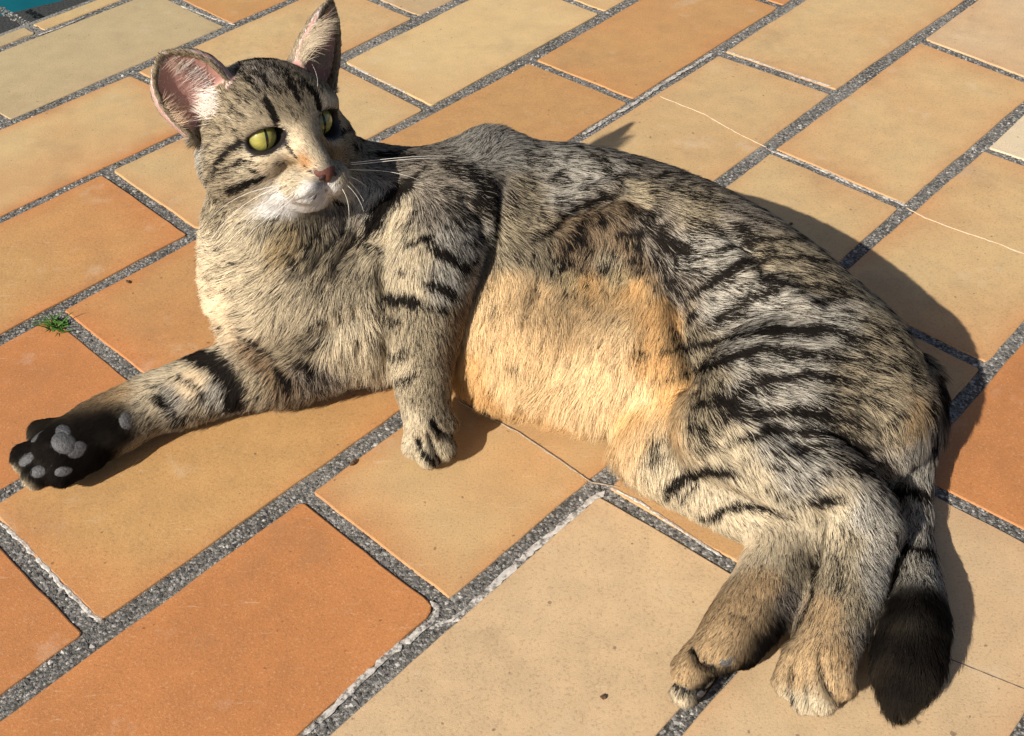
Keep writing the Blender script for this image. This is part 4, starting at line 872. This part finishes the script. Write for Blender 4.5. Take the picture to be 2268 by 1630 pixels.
hmx = nd(nt, 'ShaderNodeMix', data_type='RGBA'); hmx.inputs[0].default_value = 0.12; nt.links.new(ac.outputs['Color'], hmx.inputs[6]); hmx.inputs[7].default_value = (.5, .48, .45, 1); nt.links.new(hmx.outputs[2], hr.inputs['Color'])
tr = nd(nt, 'ShaderNodeBsdfHair', component='Transmission'); tr.inputs['RoughnessU'].default_value = 0.5; tr.inputs['RoughnessV'].default_value = 0.9
nt.links.new(ac.outputs['Color'], tr.inputs['Color'])
m1 = nd(nt, 'ShaderNodeMixShader'); m1.inputs[0].default_value = 0.16; nt.links.new(df.outputs[0], m1.inputs[1]); nt.links.new(tr.outputs[0], m1.inputs[2])
m2 = nd(nt, 'ShaderNodeMixShader'); m2.inputs[0].default_value = 0.045; nt.links.new(m1.outputs[0], m2.inputs[1]); nt.links.new(hr.outputs[0], m2.inputs[2])
nt.links.new(m2.outputs[0], out.inputs[0])
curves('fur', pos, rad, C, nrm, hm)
# ------------------------------------------------------------------ pads, eyes, nose, whiskers
mt_pad = plain('paw_pad', (.050, .050, .053), 0.55, 0.4, 700, 0.0012, 0.45)
def part_mesh(name, V, F, mat, parent=None, smooth=True):
    me = bpy.data.meshes.new(name); me.from_pydata([tuple(map(float, v)) for v in V], [], F); me.update()
    if smooth: me.polygons.foreach_set('use_smooth', np.ones(len(F), bool))
    me.materials.append(mat); return part(name, me, parent)
for nm, sp in PADM: part_mesh(nm, *pad_mesh(sp), mt_pad)
# eyes
mt_eye, nt, out = new_mat('eye'); ea = nd(nt, 'ShaderNodeAttribute', attribute_name='iris'); b = nd(nt, 'ShaderNodeBsdfPrincipled'); b.inputs['Roughness'].default_value = 0.25
b.inputs['Coat Weight'].default_value = 1.0; b.inputs['Coat Roughness'].default_value = 0.06; nt.links.new(ea.outputs['Color'], b.inputs['Base Color']); nt.links.new(b.outputs[0], out.inputs[0])
mt_pupil = plain('pupil', (.015, .015, .008), 0.1, 0.1, 100, 0, 0.5)
ER = 1.0
def ball(th, ph, k=1.0):                                # eyeball with a domed cornea
    lim = math.radians(50)
    if th < lim:
        t2 = th * 73.2 / 50; r, y = 0.80 * math.sin(t2), 0.412 + 0.80 * math.cos(t2)
    else: r, y = math.sin(th), math.cos(th)
    return np.array([r * math.cos(ph), y, r * math.sin(ph)]) * ER * HS * k
for s, e in zip((1, -1), EYES):
    c = hp(*e); gz = euler_zxy(4, 0, -s * 3 + GAZE); R = HR @ gz
    V, F, cols = [], [], []; m1, m2 = 64, 40
    for i in range(m2 + 1):
        th = math.pi * i / m2
        for j in range(m1):
            ph = 2 * math.pi * j / m1
            V.append(c + R @ ball(th, ph))
            f = math.degrees(th) / 50
            st = 0.5 + 0.5 * math.sin(ph * 23 + 2 * math.sin(ph * 5)) * math.sin(ph * 11 + 1)
            inner = np.array([.22, .23, .06]); midc = np.array([.38, .38, .09]); outer = np.array([.20, .22, .06])
            cc = inner * (1 - f * 2) + midc * f * 2 if f < .5 else midc * (2 - 2 * f) + outer * (2 * f - 1)
            cc = cc * (0.66 + 0.34 * st) * np.array([1.05, .96, .9])
            if f > 0.98: cc = np.array([.03, .02, .012])
            if f > 1.12: cc = np.array([.02, .014, .010])
            cols.append((*cc, 1))
    for i in range(m2):
        for j in range(m1): F.append((i * m1 + j, i * m1 + (j + 1) % m1, (i + 1) * m1 + (j + 1) % m1, (i + 1) * m1 + j))
    eo = part_mesh('eye', V, F, mt_eye); A = eo.data.color_attributes.new('iris', 'FLOAT_COLOR', 'POINT'); A.data.foreach_set('color', np.array(cols, np.float32).ravel())
    V, F = [], []; n = 24
    for k in range(n + 1):                              # slit pupil on the ball
        q = -1 + 2 * k / n; el = q * 0.62; w = 0.06 * (1 - q * q) ** 0.8 + 0.001
        for x in (-w, 0, w):
            d = np.array([x, math.sqrt(max(0, 1 - x * x - math.sin(el) ** 2)), math.sin(el)]); V.append(c + R @ ball(math.acos(min(1, d[1])), math.atan2(d[2], d[0]), 1.006))
    for k in range(n):
        for x in (0, 1): F.append((3 * k + x, 3 * k + x + 1, 3 * k + x + 4, 3 * k + x + 3))
    po = part_mesh('pupil', V, F, mt_pupil, None); po.parent = eo; po.matrix_parent_inverse = Matrix.Identity(4)
# nose leather
mt_nose = plain('nose_leather', (.095, .036, .026), 0.6, 0.2, 900, 0.0004, 0.2); mt_nostril = plain('nostril', (.02, .008, .007), 0.6, 0.1, 100)
V, F = [], []; m1, m2 = 28, 16
for i in range(m2 + 1):
    th = math.pi * i / m2
    for j in range(m1):
        ph = 2 * math.pi * j / m1; x, y, z = math.sin(th) * math.cos(ph), math.cos(th), math.sin(th) * math.sin(ph)
        wz = 0.48 if z > 0 else 0.54; taper = 1.0 if z > -0.1 else max(0.25, 1 + (z + 0.1) * 0.85)
        flat_ = 1 - 0.18 * max(0, z) * abs(x)
        V.append(hp(NOSE[0] + x * 0.72 * taper, NOSE[1] + y * 0.40 - 0.25 * abs(x) ** 2 - 0.05 * z, NOSE[2] + z * wz * flat_))
for i in range(m2):
    for j in range(m1): F.append((i * m1 + j, i * m1 + (j + 1) % m1, (i + 1) * m1 + (j + 1) % m1, (i + 1) * m1 + j))
no = part_mesh('nose', V, F, mt_nose)
for s in (1, -1):
    c = hp(NOSE[0] + s * 0.36, NOSE[1] + 0.27, NOSE[2] - 0.12); A = HR @ euler_zxy(0, s * 35, s * 25 * -1)
    sp = (c, A[:, 0], A[:, 2], A[:, 1], 0.22 * HS, 0.12 * HS, 0.07 * HS)
    o = part_mesh('nostril', *pad_mesh([sp]), mt_nostril); o.parent = no; o.matrix_parent_inverse = Matrix.Identity(4)
# whiskers
mt_whisk = plain('whisker', (.82, .78, .70), 0.35, 0.05, 50, 0, 0.5)
WH = [[(640, 402), (560, 438), (505, 478), (455, 548)], [(650, 412), (575, 455), (515, 498), (478, 556)], [(655, 421), (592, 462), (535, 502), (492, 552)], [(648, 430), (612, 462), (584, 505), (573, 556)], [(628, 408), (565, 420), (505, 446), (462, 486)],
      [(660, 428), (630, 458), (560, 505), (512, 560)], [(772, 362), (850, 352), (940, 344), (1012, 346)], [(773, 366), (860, 356), (930, 350), (985, 350)], [(770, 376), (830, 376), (880, 382), (928, 398)], [(770, 388), (795, 400), (815, 416)], [(764, 404), (785, 425), (800, 450), (806, 470)],
      [(756, 412), (770, 440), (774, 470), (772, 505)], [(768, 396), (792, 422), (806, 446)], [(735, 205), (765, 190), (795, 186)], [(705, 195), (702, 165), (690, 140)], [(520, 270), (500, 255), (478, 250)]]
for wi, w in enumerate(WH):
    q = np.array(w, float); m = 14
    tq = np.linspace(0, len(q) - 1, m); px = np.stack([np.interp(tq, np.arange(len(q)), q[:, k]) for k in (0, 1)], 1)
    if len(q) > 2:                                       # smooth
        for _ in range(3): px[1:-1] = (px[:-2] + 2 * px[1:-1] + px[2:]) / 4
    p0, n0 = lift(*px[0]); d0 = depth(p0); P = [p0 - n0 * 0.001]
    for k in range(1, m):
        f = k / (m - 1); u, v = px[k]; rd = ray(u, v); want = d0 - (0.010 if wi < 6 else -0.012) * math.sin(f * 1.5)
        h = bvh.ray_cast(CAMO, Vector(rd)); lim = depth(np.array(h[0])) - 0.006 if h[0] is not None else 9
        P.append(np.array([0, 0, CAMH]) + rd * min(want, lim) if True else p0)
    P = np.array(P)
    for _ in range(4): P[1:-1] = (P[:-2] + 2 * P[1:-1] + P[2:]) / 4
    T = np.gradient(P, axis=0); T /= np.linalg.norm(T, axis=1)[:, None]; up = np.array([0.1, 0.3, 1.0]); V, F = [], []
    r0 = 0.00017 if wi < 13 else 0.00010
    for k in range(m):
        a_ = np.cross(T[k], up); a_ /= np.linalg.norm(a_); b2 = np.cross(T[k], a_); r = r0 * (1 - 0.85 * k / (m - 1))
        for j in range(5): V.append(P[k] + r * (a_ * math.cos(j * 1.2566) + b2 * math.sin(j * 1.2566)))
    for k in range(m - 1):
        for j in range(5): F.append((k * 5 + j, k * 5 + (j + 1) % 5, k * 5 + 5 + (j + 1) % 5, k * 5 + 5 + j))
    part_mesh('whisker', V, F, mt_whisk)
# long pale hairs inside the ears
def ear_hair(spec):
    P, Rr, Cc, Nn = [], [], [], []
    for line, ang, spread, L, n, c in spec:
        line = np.array(line, float)
        for _ in range(n):
            f = RNG.random() * (len(line) - 1); i = min(int(f), len(line) - 2); u, v = line[i] + (line[i + 1] - line[i]) * (f - i) + RNG.normal(size=2) * 5
            p, nn = lift(u, v); a = math.radians(ang[0] + (ang[1] - ang[0]) * f / (len(line) - 1) + RNG.normal() * spread)
            w = ray(u + 20 * math.cos(a), v + 20 * math.sin(a)) - ray(u, v); w /= np.linalg.norm(w); toc = np.array([0, 0, CAMH]) - p; toc /= np.linalg.norm(toc)
            l = L * 0.001 * RNG.uniform(0.6, 1.1); ss = np.linspace(0, 1, 6)[:, None]
            P.append(p + w * l * ss + toc * l * (0.30 * ss - 0.22 * ss ** 2)); Rr.append(0.00008 * np.array([1, 1, .9, .75, .5, .12]) * RNG.uniform(.7, 1.2))
            Cc.append(np.tile(np.array(c) * RNG.uniform(.8, 1.05), (6, 1))); Nn.append(0.5 * nn + 0.5 * toc)
    return np.array(P), np.array(Rr), np.array(Cc), np.array(Nn)
curves('ear_hair', *ear_hair([([(425, 135), (455, 160), (475, 190), (482, 215)], (150, 175), 14, 13, 120, (.86, .78, .72)), ([(482, 215), (480, 240), (462, 262)], (165, 215), 18, 11, 120, (.80, .70, .62)), ([(385, 130), (425, 140)], (130, 150), 18, 8, 50, (.75, .62, .5)),
    ([(655, 118), (680, 85), (705, 50)], (-25, -10), 14, 12, 300, (.60, .50, .37)), ([(660, 130), (690, 135), (725, 150)], (-70, -60), 16, 12, 260, (.58, .48, .35)), ([(725, 60), (728, 100), (728, 140)], (200, 230), 14, 8, 160, (.42, .33, .25)), ([(400, 285), (380, 260), (360, 225)], (-40, -30), 20, 7, 90, (.8, .6, .42))]), hm)
